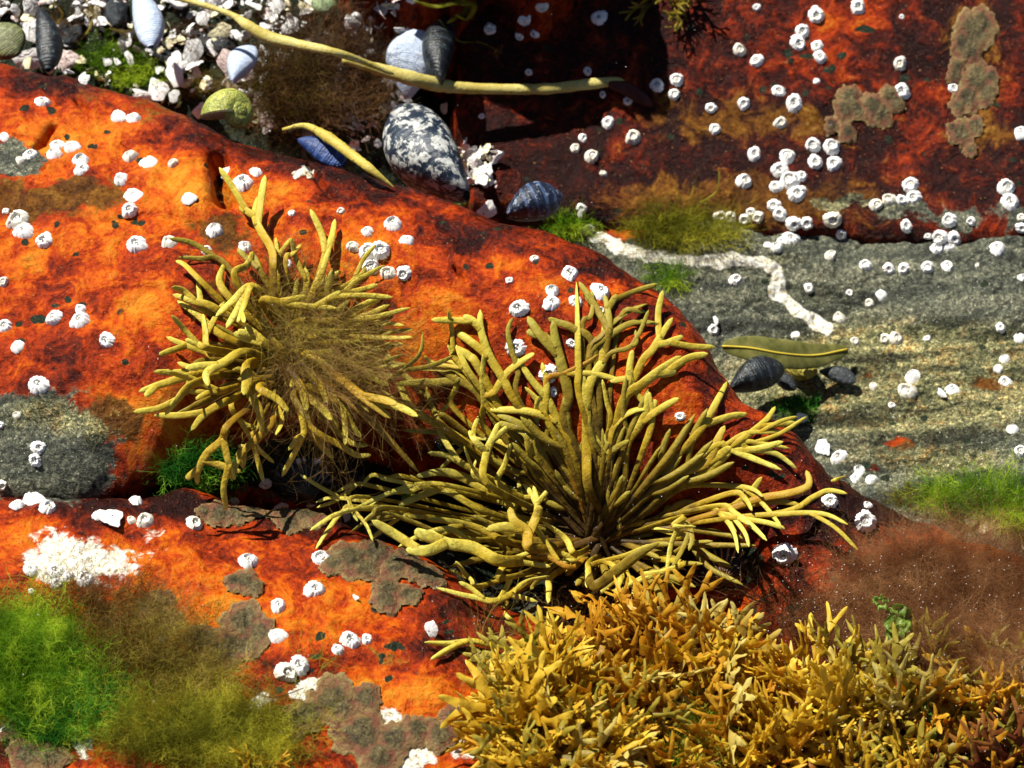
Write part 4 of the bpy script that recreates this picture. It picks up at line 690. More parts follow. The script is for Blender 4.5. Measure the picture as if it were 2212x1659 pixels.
def snail(u, v, d, label):
    p = unproj(u, v, .46); e = empty('sea_snail', (0, 0, 0), label, 'snail'); ax = nrm(np.array([.62, -.35, .7])); x = nrm(np.cross([0, 0, 1.], ax)); y = np.cross(ax, x); e.matrix_world = frame(x, y, ax, p, d*K)
    V = []; N = 110; M = 20; turns = 3.2
    for i in range(N):
        t = i/(N-1); th = -t*turns*2*math.pi; g = math.exp(-t*2.6); c = np.array([math.cos(th+2.4)*.21*g, math.sin(th+2.4)*.21*g, .36*(1-g)-.02]); rad = np.array([math.cos(th+2.4), math.sin(th+2.4), 0])
        tr = .30*g*(1+.02*math.sin(t*90))
        for j in range(M):
            a = 2*math.pi*j/M; V.append(tuple(c+rad*math.cos(a)*tr*.95+np.array([0, 0, 1])*math.sin(a)*tr*1.08))
    F = [(i*M+j, (i+1)*M+j, (i+1)*M+(j+1) % M, i*M+(j+1) % M) for i in range(N-1) for j in range(M)]
    t = NT('snail_shell'); n = t.noise(4, 6, .65); n2 = t.noise(20, 4, .6); wv = t.math('SINE', t.math('MULTIPLY', t.math('ADD', n, t.math('MULTIPLY', t.vor(3), .2)), 60))
    m = t.fin(t.mix(t.step(.5, .9, wv), t.ramp(n, [(.35, (.20, .23, .04)), (.6, (.42, .42, .08))]), (.10, .13, .03)), .4, .4, t.bump(n2, .03, .5)); mk('shell', V, F, m, e)
    L = [(np.array(V[j])*1.0) for j in range(M)]; c = np.mean(L, 0); V3 = [tuple(c+(q_-c)*s_+np.array([0, 0, 0])+nrm(np.cross([0, 0, 1], c))*o_) for s_, o_ in ((1.08, -.0), (1.02, .03), (.7, -.02), (.05, -.03)) for q_ in L]
    F = [(k*M+j, k*M+(j+1) % M, (k+1)*M+(j+1) % M, (k+1)*M+j) for k in range(3) for j in range(M)]; t = NT('snail_lip'); mk('lip', V3, F, t.fin(t.ramp(t.noise(9), [(.4, (.4, .42, .15)), (.6, (.6, .6, .35))]), .4), e)
snail(498, 246, 138, 'round yellow green periwinkle snail in the crevice behind the boulder')
def pebble(u, v, sx, sy, label, mat, dz=0, seed=1, cat='pebble', name='pebble', sz=.7, lump=.08):
    p, _ = hit1(u, v); N, M = 40, 24; V = []
    for j in range(M+1):
        ph = math.pi*j/M
        for i in range(N):
            a = 2*math.pi*i/N; d = np.array([math.sin(ph)*math.cos(a), math.sin(ph)*math.sin(a), math.cos(ph)]); k = 1+lump*2*float(pn(np.array(d[0]*1.7+seed*3.1+d[2]), np.array(d[1]*1.7+d[2]*1.3), seed))+lump*float(pn(np.array(d[0]*5+seed), np.array(d[1]*5+d[2]*4), seed+3)); V.append((d[0]*sx*K*.5*k, d[1]*sy*K*.5*k, d[2]*min(sx, sy)*K*.5*sz*k))
    F = [(j*N+i, (j+1)*N+i, (j+1)*N+(i+1) % N, j*N+(i+1) % N) for j in range(M) for i in range(N)]
    o = mk(name, V, F, mat); o.location = p+np.array([0, 0, min(sx, sy)*K*.5*sz*.6+dz]); o.rotation_euler = (.2, .1, seed); return tag(o, label, cat)
def stone(name, a, b, c): t = NT(name); n = t.noise(9, 7, .65, .4); n2 = t.noise(45, 4, .6); return t.fin(t.ramp(t.math('ADD', t.math('MULTIPLY', n, .6), t.math('MULTIPLY', n2, .4)), [(.36, a), (.5, b), (.64, c)]), .5, .3, t.bump(n2, .02, .7, t.bump(n, .05, .6)))
SG = stone('stone_greenish', (.06, .10, .04), (.2, .27, .13), (.4, .45, .28)); SY = stone('stone_yellow_crusted', (.10, .09, .01), (.33, .28, .04), (.55, .48, .12)); SDK = stone('stone_black', (.004, .006, .008), (.015, .02, .025), (.05, .06, .06))
pebble(702, 42, 74, 60, 'smooth greenish grey pebble near the top edge left of the pale blue shell', SG, .1, 2, sz=.8, lump=.03)
pebble(1725, 815, 56, 84, 'lumpy yellow green crusted stone below the olive kelp blade', SY, .06, 4, sz=.9)
pebble(690, 120, 150, 90, 'dark stone hidden behind the brown weed at the top left', SDK, -.02, 7)
pebble(250, 30, 120, 60, 'flat black stone at the top edge among the shells', SDK, -.0, 8)
pebble(450, 95, 130, 60, 'dark red black stone in the middle of the shell heap', SDK, -.02, 9)
pebble(150, 75, 90, 70, 'black stone left of the spotted grey shell shard', SDK, -.02, 11)
pebble(345, 118, 80, 36, 'long dark stone between the heap and the green tuft', SDK, .0, 12)
# ------------------------------------------------------------------ shell fragments
SHM = [white_mat('broken_shell_white', (.84, .83, .80), (.5, .45, .4)), white_mat('broken_shell_pink', (.72, .58, .54), (.42, .25, .22)), white_mat('broken_shell_cream', (.72, .66, .42), (.35, .28, .12)), white_mat('broken_shell_grey', (.5, .5, .48), (.15, .16, .18))]
def frag(r, n=13):
    cor = sorted(r.uniform(0, 2*math.pi) for _ in range(r.randint(5, 7))); ex = r.uniform(.5, .9); V = []; N = 24; M = 5
    rad = [0]*N; cr = [r.uniform(.36, .55) for _ in cor]
    for i in range(N):
        a = 2*math.pi*i/N; best = 1
        for k in range(len(cor)):
            a0, a1 = cor[k], cor[(k+1) % len(cor)]+(2*math.pi if k == len(cor)-1 else 0); aa = a if a >= a0 else a+2*math.pi
            if a0 <= aa <= a1: f = (aa-a0)/max(1e-6, a1-a0); p0 = np.array([math.cos(a0), math.sin(a0)])*cr[k]; p1 = np.array([math.cos(a1), math.sin(a1)])*cr[(k+1) % len(cor)]; best = min(.55, max(.22, np.linalg.norm(p0*(1-f)+p1*f)))
        rad[i] = best*(1+r.uniform(-.05, .05)) if best < 1 else .4
    cup = r.uniform(.15, .45)
    for sd in (1, -1):
        for k in range(M):
            t = 1-k/(M-.6)
            for i in range(N):
                a = 2*math.pi*i/N; q_ = rad[i]*t; V.append((q_*math.cos(a), q_*math.sin(a)*ex, cup*(.25-q_*q_)+.02*sd*(1 if k else .6)+.01*math.sin(q_*60)))
    F = []
    for s_ in (0, 1):
        b = s_*M*N
        for k in range(M-1):
            for i in range(N):
                f = (b+k*N+i, b+k*N+(i+1) % N, b+(k+1)*N+(i+1) % N, b+(k+1)*N+i); F.append(f if s_ == 0 else f[::-1])
    F += [(i, M*N+i, M*N+(i+1) % N, (i+1) % N) for i in range(N)]
    return V, F
rf = random.Random(21); FG = []
for k in range(9):
    V, F = frag(rf)
    for m in range(4):
        o = mk('shell_fragment', V, F, SHM[m], smooth=False); FG.append(o.data) ; bpy.data.objects.remove(o)
# (u, v, size, material, label)
FL = [(55, 15, 50, 0, 'white shell fragment at the top left corner'), (62, 65, 52, 0, 'tall white shard below the top left corner'), (60, 118, 60, 0, 'thick angular white fragment resting on the boulder at far left'), (68, 140, 34, 2, 'cream block under the angular white fragment'), (112, 133, 26, 0, 'small white chip beside the black upright shell'),
      (150, 128, 44, 1, 'pinkish white shell piece standing left of the green tuft'), (290, 125, 34, 0, 'round white shell piece on the right end of the green tuft'), (375, 30, 58, 3, 'pale grey cupped shell near the top edge'), (435, 45, 34, 0, 'white chip under the upper kelp stalk'), (498, 16, 46, 0, 'white shell piece lying on the upper kelp stalk'),
      (520, 65, 40, 0, 'white fragment just below the kink of the kelp stalk'), (595, 35, 48, 3, 'cupped grey white shell right of the kelp kink'), (625, 68, 50, 0, 'ragged white fragment above the brown weed'), (770, 36, 32, 0, 'small white shell beside the greenish pebble'), (845, 12, 44, 1, 'ragged pink white fragment at the top edge'), (865, 42, 40, 0, 'white broken rim above the pale blue shell'),
      (840, 110, 24, 2, 'cream shell chip left of the pale blue shell'), (385, 150, 74, 0, 'large bright white fragment in the middle of the heap'), (425, 160, 40, 0, 'narrow white fragment right of the large bright one'), (410, 120, 54, 3, 'grey spotted fragment above the large bright one'), (500, 140, 62, 1, 'pink white fragment above the green snail'), (525, 170, 60, 1, 'rosy fragment touching the brown weed'),
      (310, 200, 46, 0, 'white fragment lying along the boulder edge'), (345, 192, 52, 0, 'elongated white fragment tilted up beside the green tuft'), (375, 215, 34, 3, 'grey white curl left of the snail'), (430, 233, 34, 0, 'small white shell touching the snail from the left'), (390, 180, 30, 2, 'yellowish chip above the grey curl'),
      (560, 230, 50, 1, 'pale pink fragment right of the snail'), (580, 262, 50, 1, 'pink white fragment below the brown fuzz'), (575, 285, 40, 0, 'white chip at the boulder edge right of the snail'), (250, 55, 30, 2, 'cream stick like shard in the upper heap'), (255, 92, 34, 0, 'white chip above the green tuft'), (470, 70, 44, 2, 'yellowish white fragment below the kelp stalk'),
      (455, 110, 40, 0, 'white sliver right of the grey spotted fragment'), (185, 172, 20, 0, 'tiny white chip on the boulder brow'), (980, 235, 34, 3, 'small upright grey white flake right of the speckled mussel'), (1030, 390, 60, 0, 'bright white broken shell between the two mussels'), (1048, 408, 64, 0, 'big white shell piece left of the banded mussel'), (1055, 435, 50, 1, 'pinkish shell piece under the white broken one'),
      (1052, 447, 26, 0, 'white chip at the foot of the banded mussel'), (955, 395, 30, 0, 'white flake under the speckled mussel'), (1256, 458, 28, 0, 'cream white shell bit at the green fringe right of the banded mussel'), (1265, 492, 32, 0, 'white shell bit on the ridge right of the banded mussel'), (930, 1360, 44, 0, 'square white shell chip lying alone on the orange slab'),
      (1530, 1205, 20, 0, 'narrow white splinter in the dark hollow beside the orange rimmed limpet'), (1536, 1240, 16, 0, 'tiny white crumb below the splinter in the dark hollow'), (1729, 905, 40, 0, 'white triangular shell at the foot of the yellow stone'), (1780, 972, 46, 0, 'long white shell on the boulder rim at right'), (1548, 695, 24, 0, 'small white chip where the boulder rim drops'), (2212, 1180, 30, 2, 'cream chip at the right edge behind the brown cloud'),
      (2100, 1130, 40, 2, 'cream shell bit in green weed at right'), (2130, 1140, 42, 2, 'pointed cream fragment beside green weed at right'), (1968, 815, 0, 0, ''), (2040, 850, 34, 0, 'pale cracked shell near the orange stain'), (745, 1120, 26, 0, 'white chip on the dark crust under the wrack'), (240, 1125, 60, 0, 'flat white fragment left of the brown crusts'), (775, 1290, 22, 0, 'white crumb beside a brown crust')]
tuft_later = []
def setfrag(u, v, s, m, lab, lift=.02, grp=None):
    p, n = hit1(u, v); n = nrm(n+RS.normal(0, .45, 3)+np.array([0, -.3, .2])); x = nrm(np.cross(RS.normal(0, 1, 3), n)); y = np.cross(n, x)
    o = bpy.data.objects.new('shell_fragment', FG[RS.randint(9)*4+m]); C.objects.link(o); o.matrix_world = frame(x, y, n, p+n*lift, s*K*(1.5 if v < 300 and u < 900 else 1.2)); tag(o, lab, 'shell fragment', grp)
for u, v, s, m, lab in FL:
    if s: setfrag(u, v, s, m, lab, .38 if 1015 < u < 1070 else .07 if v < 300 else .02, 'broken shells' if v < 470 and u < 1100 else None)
# crushed shell between them: far too many to count
V0 = []; F0 = []; nb = 0; mbs = [MB() for _ in range(4)]
gu, gv = [], []
while len(gu) < 1250:
    u = RS.uniform(-60, 1080); v = RS.uniform(-60, 330) if u < 900 else RS.uniform(330, 460); lim = 130+max(0, u)*.26
    if v < lim+5 and float(pn(np.array(u*.012), np.array(v*.02), 8)) > -.12: gu.append(u); gv.append(v)
PP, NN = hit(gu, gv)
MESHV = []
for k in range(9):
    me = FG[k*4]; MESHV.append((np.array([v_.co for v_ in me.vertices]), np.array([list(p_.vertices) for p_ in me.polygons])))
for i in range(len(gu)):
    if PP[i, 2] > .5: continue
    Vv, Fv = MESHV[RS.randint(9)]; n = nrm(NN[i]+RS.normal(0, .7, 3)); x = nrm(np.cross(RS.normal(0, 1, 3), n)); y = np.cross(n, x); s = (9+46*RS.rand()**1.7)*K
    mbs[RS.choice(4, p=[.6, .12, .16, .12])].add((Vv@np.array([x, y, n]))*s+PP[i]+np.array([0, 0, RS.uniform(0, .09)]), Fv)
gr_ = mbs[0].build('shell_grit', SHM[0], None, False)
for k, m in enumerate(mbs[1:]): o = m.build('shell_grit', SHM[k+1], None, False); tag(o, 'crushed %s shell grit filling the crevice behind the boulder' % ['pinkish', 'cream', 'grey'][k], 'shell grit', None, 'stuff')
tag(gr_, 'crushed white shell grit filling the crevice behind the boulder', 'shell grit', None, 'stuff')
# ------------------------------------------------------------------ crust algae
def crust_mat():
    t = NT('crust_alga'); R, G, B = t.attr('f'); n = t.noise(16, 7, .7, .5); n2 = t.noise(60, 4, .65)
    mott = t.ramp(t.math('ADD', t.math('MULTIPLY', n, .6), t.math('MULTIPLY', n2, .4)), [(.36, (.012, .009, .003)), (.46, (.055, .042, .014)), (.55, (.12, .09, .032)), (.68, (.28, .24, .11))])
    lobe = t.mix(t.step(.02, .22, R), (.30, .21, .075), t.mix(t.step(.4, .6, n), (.17, .06, .028), (.20, .125, .045)))
    f = t.step(.35, .6, t.math('ADD', R, t.math('MULTIPLY', t.math('SUBTRACT', n, .5), .9))); return t.fin(t.mix(f, lobe, mott), .55, .3, t.bump(n2, .02, .8, t.bump(n, .05, .8)))
CRM = crust_mat()
def crust(lobes, label, seed):
    u = np.array([l[0] for l in lobes]); v = np.array([l[1] for l in lobes]); Pc, _ = hit(u, v); c = Pc.mean(0); r_ = [l[2]*K*1.0 for l in lobes]; st_ = .0115
    x0, x1 = (Pc[:, 0]-r_).min()-.05, (Pc[:, 0]+r_).max()+.05; y0, y1 = (Pc[:, 1]-np.array(r_)*1.15).min()-.05, (Pc[:, 1]+np.array(r_)*1.15).max()+.05
    X, Y = np.meshgrid(np.arange(x0, x1, st_), np.arange(y0, y1, st_)); f = np.full(X.shape, -9.)
    for k, (p, r1) in enumerate(zip(Pc, r_)):
        dx, dy = X-p[0], (Y-p[1])/1.12; a = np.arctan2(dy, dx); rr = r1*(1+.10*np.sin(a*3+seed+k)+.06*np.sin(a*7+k*2)+.04*np.sin(a*13+seed)+.05*pn(X*9, Y*9, seed)); f = np.maximum(f, 1-np.hypot(dx, dy)/rr)
    f += -.12*np.clip(pn(X*6, Y*6, seed+4)-.25, 0, 1)
    H = hgt(X, Y); rough = fbm(X*22, Y*22, 4, seed, .6); th = .012*np.clip(f/.12, 0, 1)**.5+.012*np.clip(f, 0, 1)+.03*np.clip(f-.25, 0, .3)*(1+2*rough); th = th+.01*np.sin(f*45)*np.clip(.5-f, 0, .4)
    Z = H+np.where(f > 0, th+.003, -.012); m = f > -.06; fm = m[:-1, :-1] & m[1:, :-1] & m[:-1, 1:] & m[1:, 1:]
    idx = -np.ones(X.shape, int); vm = np.zeros(X.shape, bool); vm[:-1, :-1] |= fm; vm[1:, :-1] |= fm; vm[:-1, 1:] |= fm; vm[1:, 1:] |= fm; idx[vm] = np.arange(vm.sum()); j, i = np.nonzero(fm)
    F = np.c_[idx[j, i], idx[j, i+1], idx[j+1, i+1], idx[j+1, i]]; V = np.c_[X[vm], Y[vm], Z[vm]]-c; fv = np.clip(f[vm], 0, 1); o = mk('crust_alga', V, F, CRM, cols={'f': np.c_[fv, fv, fv, 1+0*fv]}); o.location = c; tag(o, label, 'crust alga')
crust([(2105, 75, 50), (2080, 100, 34), (2120, 55, 38), (2095, 115, 35)], 'big round brown crust with rosy rim high on the back rock', 1)
crust([(2065, 150, 22), (2060, 165, 20)], 'small oval crust just below the big round one', 2)
crust([(2110, 175, 42), (2140, 170, 22), (2090, 215, 36), (2070, 235, 24), (2130, 205, 30)], 'rough dark crust stretching down the back rock at right', 3)
crust([(2075, 290, 32), (2105, 275, 24), (2055, 280, 16)], 'small heart shaped crust at right on the back rock', 4)
crust([(2096, 329, 19)], 'tiny round crust disc under the heart shaped crust', 5)
crust([(1835, 215, 30), (1825, 240, 30), (1795, 275, 20), (1830, 290, 24), (1850, 240, 24)], 'left lobe of scalloped crust high between barnacle groups', 6)
crust([(1885, 235, 34), (1920, 210, 24), (1935, 225, 24), (1905, 250, 30)], 'right lobe of scalloped crust touching a large barnacle', 7)
crust([(545, 1105, 34), (475, 1115, 34), (510, 1112, 30), (440, 1108, 18)], 'pale edged crust strip on the ledge left of the wrack base', 8)
crust([(615, 1105, 42), (660, 1110, 50), (700, 1100, 34), (625, 1130, 34)], 'grey brown crust strip on the ledge right of the pale edged one', 9)
crust([(528, 1258, 36), (505, 1258, 22), (548, 1270, 24)], 'small three lobed crust alone on the orange slab', 10)
crust([(525, 1345, 48), (560, 1370, 36), (440, 1385, 42), (500, 1400, 46), (470, 1410, 36), (530, 1400, 36)], 'large pink rimmed crust rosette on the slab near the green algae', 11)
crust([(345, 1305, 36), (320, 1320, 30), (365, 1345, 32)], 'dim crust partly under brown fuzz at lower left', 12)
crust([(760, 1205, 52), (720, 1220, 34), (810, 1195, 44), (790, 1230, 34)], 'broad knobbly crust left of the clean wrack base', 13)
crust([(855, 1225, 40), (900, 1230, 36), (930, 1245, 34), (880, 1200, 30)], 'dark crust strip tucked under the lowest wrack fronds', 14)
crust([(838, 1275, 38), (880, 1290, 30), (835, 1300, 34), (900, 1285, 18)], 'rosy crust with pale scalloped edge below the knobbly crust', 15)
crust([(720, 1515, 60), (790, 1510, 36), (670, 1540, 40), (640, 1560, 40)], 'broad grey brown crust at the bottom beside white patches', 16)
crust([(780, 1590, 60), (850, 1600, 44), (900, 1580, 36), (950, 1590, 38), (820, 1640, 44)], 'rough crust sheet at the bottom edge left of the moss bed', 17)
crust([(980, 1555, 30), (1005, 1545, 26)], 'small tongue shaped crust touching the moss bed', 18)
crust([(60, 1630, 44), (110, 1640, 40), (20, 1580, 24)], 'brown crust at the bottom left corner', 19)
# ------------------------------------------------------------------ filament tufts
def fil_mat(name, a, b, tr=.3, alpha=1.):
    t = NT(name); n = t.noise(7, 5, .6); n2 = t.noise(3.6, 3, .5); col = t.ramp(t.math('ADD', t.math('MULTIPLY', n, .4), t.math('MULTIPLY', n2, .6)), [(.38, tuple(x*.6 for x in a)), (.48, a), (.60, b), (.68, tuple(min(.85, x*1.35) for x in b))]); m = t.fin(col, .6, .1, None, tr)
    if alpha < 1:
        o_ = t.n['Material Output'].inputs[0]; sh = o_.links[0].from_socket; tp = t.n.new('ShaderNodeBsdfTransparent'); mx = t.n.new('ShaderNodeMixShader'); mx.inputs[0].default_value = alpha
        t.l.new(tp.outputs[0], mx.inputs[1]); t.l.new(sh, mx.inputs[2]); t.l.new(mx.outputs[0], o_)
    return m
def strands(roots, dirs, L, seg, curl, rad, r, bias=None, sides=2, taper_=.4):
    N = len(roots); P = np.zeros((N, seg+1, 3)); P[:, 0] = roots; d = dirs/np.linalg.norm(dirs, axis=1)[:, None]; st_ = (L/seg)[:, None]
    for k in range(seg):
        d = d+r.normal(0, curl, (N, 3))+(0 if bias is None else bias); d /= np.linalg.norm(d, axis=1)[:, None]; P[:, k+1] = P[:, k]+d*st_
    return P
def ribbons(P, rad, r, sides=3):
    N, S1, _ = P.shape; Tn = np.gradient(P, axis=1); Tn /= np.maximum(1e-9, np.linalg.norm(Tn, axis=2))[..., None]; a = r.normal(0, 1, (N, 1, 3)); s1 = np.cross(Tn, a); s1 /= np.maximum(1e-6, np.linalg.norm(s1, axis=2))[..., None]; s2 = np.cross(Tn, s1)
    w_ = rad*np.linspace(1, .45, S1)[None, :, None]; w_ = w_ if np.ndim(rad) == 0 else w_
    if sides == 2: V = np.stack([P-s1*w_, P+s1*w_], 2); k = 2
    else: V = np.stack([P+(s1*math.cos(q_)+s2*math.sin(q_))*w_ for q_ in (0, 2.094, 4.189)], 2); k = 3
    V = V.reshape(-1, 3); n = np.arange(N)[:, None, None]*S1*k; s_ = np.arange(S1-1)[None, :, None]*k; i = np.arange(k if k == 3 else 1)[None, None, :]; j = (i+1) % k
    F = np.stack([n+s_+i, n+s_+j, n+s_+k+j, n+s_+k+i], -1).reshape(-1, 4); return V, F
def tuft(spec, mat, label, cat='algae', name='filament_alga', seed=1, n=700, L=.35, rad=.0022, curl=.35, kids=4, bias=(0, 0, .05), spread=1., up=.8, lift=0., seg=7, kidL=.4, sides=2, zc=None, clump=0):
    """spec: list of (u, v, ru, rv) root patches"""
    r = np.random.RandomState(seed); us, vs = [], []; tot = sum(s[2]*s[3] for s in spec)
    for (u, v, ru, rv) in spec:
        k = max(3, int(n*ru*rv/tot)); a = r.uniform(0, 2*math.pi, k); q_ = np.sqrt(r.uniform(0, 1, k)); us.append(u+ru*q_*np.cos(a)); vs.append(v+rv*q_*np.sin(a))
    us = np.concatenate(us); vs = np.concatenate(vs)
    if clump:
        cs = r.randint(0, len(us), max(3, len(us)//clump)); ci = cs[r.randint(0, len(cs), len(us))]; f = r.uniform(.45, .9, len(us)); us = us*(1-f)+us[ci]*f; vs = vs*(1-f)+vs[ci]*f
    R0, Nn = hit(us, vs); R0 = R0-FW*lift+np.array([0, 0, -.01])
    c = R0.mean(0); out = R0-c; out[:, 2] = 0; d = Nn*up+out*spread/np.maximum(.05, np.abs(out).max())+r.normal(0, .45, R0.shape); LL = L*r.uniform(.5, 1.15, len(R0))
    if clump: LL = LL*(0.55+.7*(.5+.5*np.sin(us*.03+seed)*np.cos(vs*.045)))
    P = strands(R0, d, LL, seg, curl, rad, r, np.array(bias)); mb = MB(); V, F = ribbons(P, rad, r, sides); mb.add(V, F)
    if kids:
        N = len(P); ii = np.repeat(np.arange(N), kids); kk = r.randint(1, seg, len(ii)); R1 = P[ii, kk]; d1 = (P[ii, kk+1]-P[ii, kk])/np.maximum(1e-6, LL[ii]/seg)[:, None]+r.normal(0, .6, (len(ii), 3))
        P1 = strands(R1, d1, LL[ii]*kidL*r.uniform(.5, 1, len(ii)), max(3, seg-3), curl, rad, r, np.array(bias)*.6); V, F = ribbons(P1, rad*.75, r, sides); mb.add(V, F)
    o = mb.build(name, mat, None, True, inv=c); o.location = c; return tag(o, label, cat)
GB = fil_mat('green_filament', (.13, .27, .01), (.45, .60, .035), .5, .65); GD = fil_mat('dark_green_filament', (.03, .17, .015), (.20, .42, .03), .4, .65); GO = fil_mat('olive_filament', (.19, .19, .014), (.46, .43, .035), .45, .5); GY_ = fil_mat('yellow_green_filament', (.25, .32, .02), (.55, .58, .06), .45, .55)
BR = fil_mat('brown_filament', (.15, .08, .02), (.34, .21, .065), .4, .5); BRD = fil_mat('dark_brown_filament', (.06, .028, .012), (.17, .09, .035), .35, .65); BRR = fil_mat('red_brown_filament', (.25, .105, .04), (.50, .27, .115), .45, .34); OLB = fil_mat('olive_brown_filament', (.18, .13, .02), (.40, .31, .06), .4, .5)
tuft([(60, 1400, 120, 100), (90, 1500, 150, 90)], GB, 'bright green fluffy algae mound at the left edge of the slab', seed=1, n=3000, L=.46, rad=.0024, curl=.75, kids=8, clump=25, up=1.1)
tuft([(200, 1520, 110, 70), (120, 1560, 120, 50)], GD, 'deep green fluffy algae low in the lower left mound', seed=2, n=1900, L=.32, rad=.0024, curl=.75, kids=7, clump=25, up=1)
tuft([(280, 1420, 130, 80), (420, 1460, 110, 90)], OLB, 'olive brown fuzz right of the bright green mound', seed=3, n=1700, L=.40, rad=.0026, curl=.5, kids=6, clump=30)
tuft([(460, 1560, 170, 80), (330, 1600, 130, 60), (560, 1630, 110, 40)], GO, 'yellow olive algae carpet at the bottom left of centre', lift=.08, seed=4, n=2600, L=.36, rad=.0022, curl=.65, kids=7, clump=30)
tuft([(270, 1320, 110, 40), (180, 1300, 90, 30)], BR, 'pale brown fuzz over the white stone patch', seed=5, n=700, L=.3, rad=.0022, curl=.4, kids=6)
tuft([(430, 1010, 70, 40)], GD, 'round dark green tuft in the crack left of the ribbed limpet', seed=6, n=700, L=.22, rad=.0028, curl=.4, kids=4, up=1.2)
tuft([(230, 130, 80, 28), (290, 165, 60, 20)], GB, 'green tuft in the crevice among shells at the upper left', seed=7, n=600, L=.18, rad=.0028, curl=.5, kids=4)
tuft([(440, 175, 60, 14), (390, 195, 40, 14)], OLB, 'olive fuzz growing around the back of the snail', seed=8, n=350, L=.16, rad=.002, curl=.5, kids=4)
tuft([(690, 180, 100, 75)], BRD, 'dense brown thread weed in front of the upper kelp stalk', seed=9, n=1100, L=.55, rad=.0026, curl=.32, kids=5, lift=.1, up=.7, spread=1.3)
tuft([(620, 200, 60, 60)], OLB, 'olive fuzzy plume right of the green snail', seed=10, n=600, L=.34, rad=.0022, curl=.4, kids=5, lift=.08)
tuft([(1480, 505, 110, 22), (1450, 480, 60, 20)], GO, 'mossy green tuft on the shelf above the white vein', seed=11, n=800, L=.30, rad=.0026, curl=.3, kids=4, up=1.1, bias=(0, 0, .05))
tuft([(1230, 480, 30, 16)], GB, 'small green tuft at the right end of the banded mussel', seed=12, n=200, L=.2, rad=.0026, curl=.3, kids=3)
tuft([(1440, 600, 40, 16)], GB, 'green tuft in the gap behind the boulder brow', seed=13, n=260, L=.16, rad=.0026, curl=.4, kids=3)
tuft([(985, 420, 25, 14)], GB, 'green fringe at the lower tip of the speckled mussel', seed=14, n=130, L=.12, rad=.0026, curl=.4, kids=3)
tuft([(2110, 1075, 110, 30), (2190, 1110, 50, 30)], GB, 'green weed patch on the shelf above the brown cloud', lift=.12, seed=15, n=1100, L=.26, rad=.0024, curl=.4, kids=4)
tuft([(1980, 1080, 60, 20)], GO, 'olive weed patch left of the green weed at right', seed=16, n=260, L=.16, rad=.0026, curl=.4, kids=4)
tuft([(1720, 880, 36, 16)], GD, 'green weed at the foot of the yellow crusted stone', seed=17, n=220, L=.14, rad=.0028, curl=.4, kids=3)
tuft([(2090, 1340, 250, 80), (2070, 1260, 150, 60), (1950, 1270, 110, 60)], BRR, 'large soft red brown algae cloud at the right', seed=18, n=9000, L=.52, rad=.0014, curl=.4, kids=8, up=.9, lift=.05)
tuft([(2120, 1400, 150, 40), (1980, 1370, 80, 30)], BRR, 'smoky brown wisps drifting over the right part of the moss bed', seed=40, n=1500, L=.45, rad=.0014, curl=.4, kids=8, lift=.45)
tuft([(1830, 1350, 110, 60)], BRR, 'thin reddish brown weed between orange rock and moss bed', seed=19, n=1500, L=.36, rad=.0014, curl=.35, kids=6)
tuft([(1700, 1310, 60, 26)], BRD, 'wiry dark branched weed under the large barnacle at right', seed=20, n=60, L=.42, rad=.0035, curl=.16, kids=12, up=1, kidL=.45)
tuft([(1230, 1340, 60, 28)], BR, 'brown wisp tuft hanging at the base of the clean wrack', seed=21, n=320, L=.30, rad=.002, curl=.25, kids=6, up=.9, lift=.05)
tuft([(1190, 1440, 90, 50)], GY_, 'yellow green fuzz on the left end of the moss bed', seed=22, n=350, L=.2, rad=.002, curl=.5, kids=4, lift=.3)
tuft([(1480, 1600, 40, 40)], GY_, 'bright green fuzzy plume in the lower middle of the moss bed', seed=23, n=600, L=.3, rad=.002, curl=.35, kids=6, lift=.25)
tuft([(1040, 1450, 26, 80)], OLB, 'thin brown threads along the left edge of the moss bed', seed=24, n=110, L=.5, rad=.0022, curl=.16, kids=1, up=.8)
tuft([(2080, 1600, 100, 30)], BRD, 'dark brown weed behind the moss at the lower right', seed=25, n=300, L=.3, rad=.002, curl=.3, kids=5)
tuft([(620, 1560, 80, 50), (680, 1440, 40, 20)], GO, 'sparse olive threads creeping over the bottom crust', seed=26, n=180, L=.34, rad=.0024, curl=.3, kids=3)
tuft([(130, 45, 50, 26), (40, 30, 40, 20)], BRD, 'dark stringy weed tangled through the shells at the top left corner', seed=41, n=120, L=.35, rad=.003, curl=.3, kids=3)
tuft([(380, 70, 60, 24), (300, 90, 40, 14)], BRD, 'dark weed tangled among shells under the spotted shard', seed=42, n=140, L=.3, rad=.003, curl=.35, kids=3)
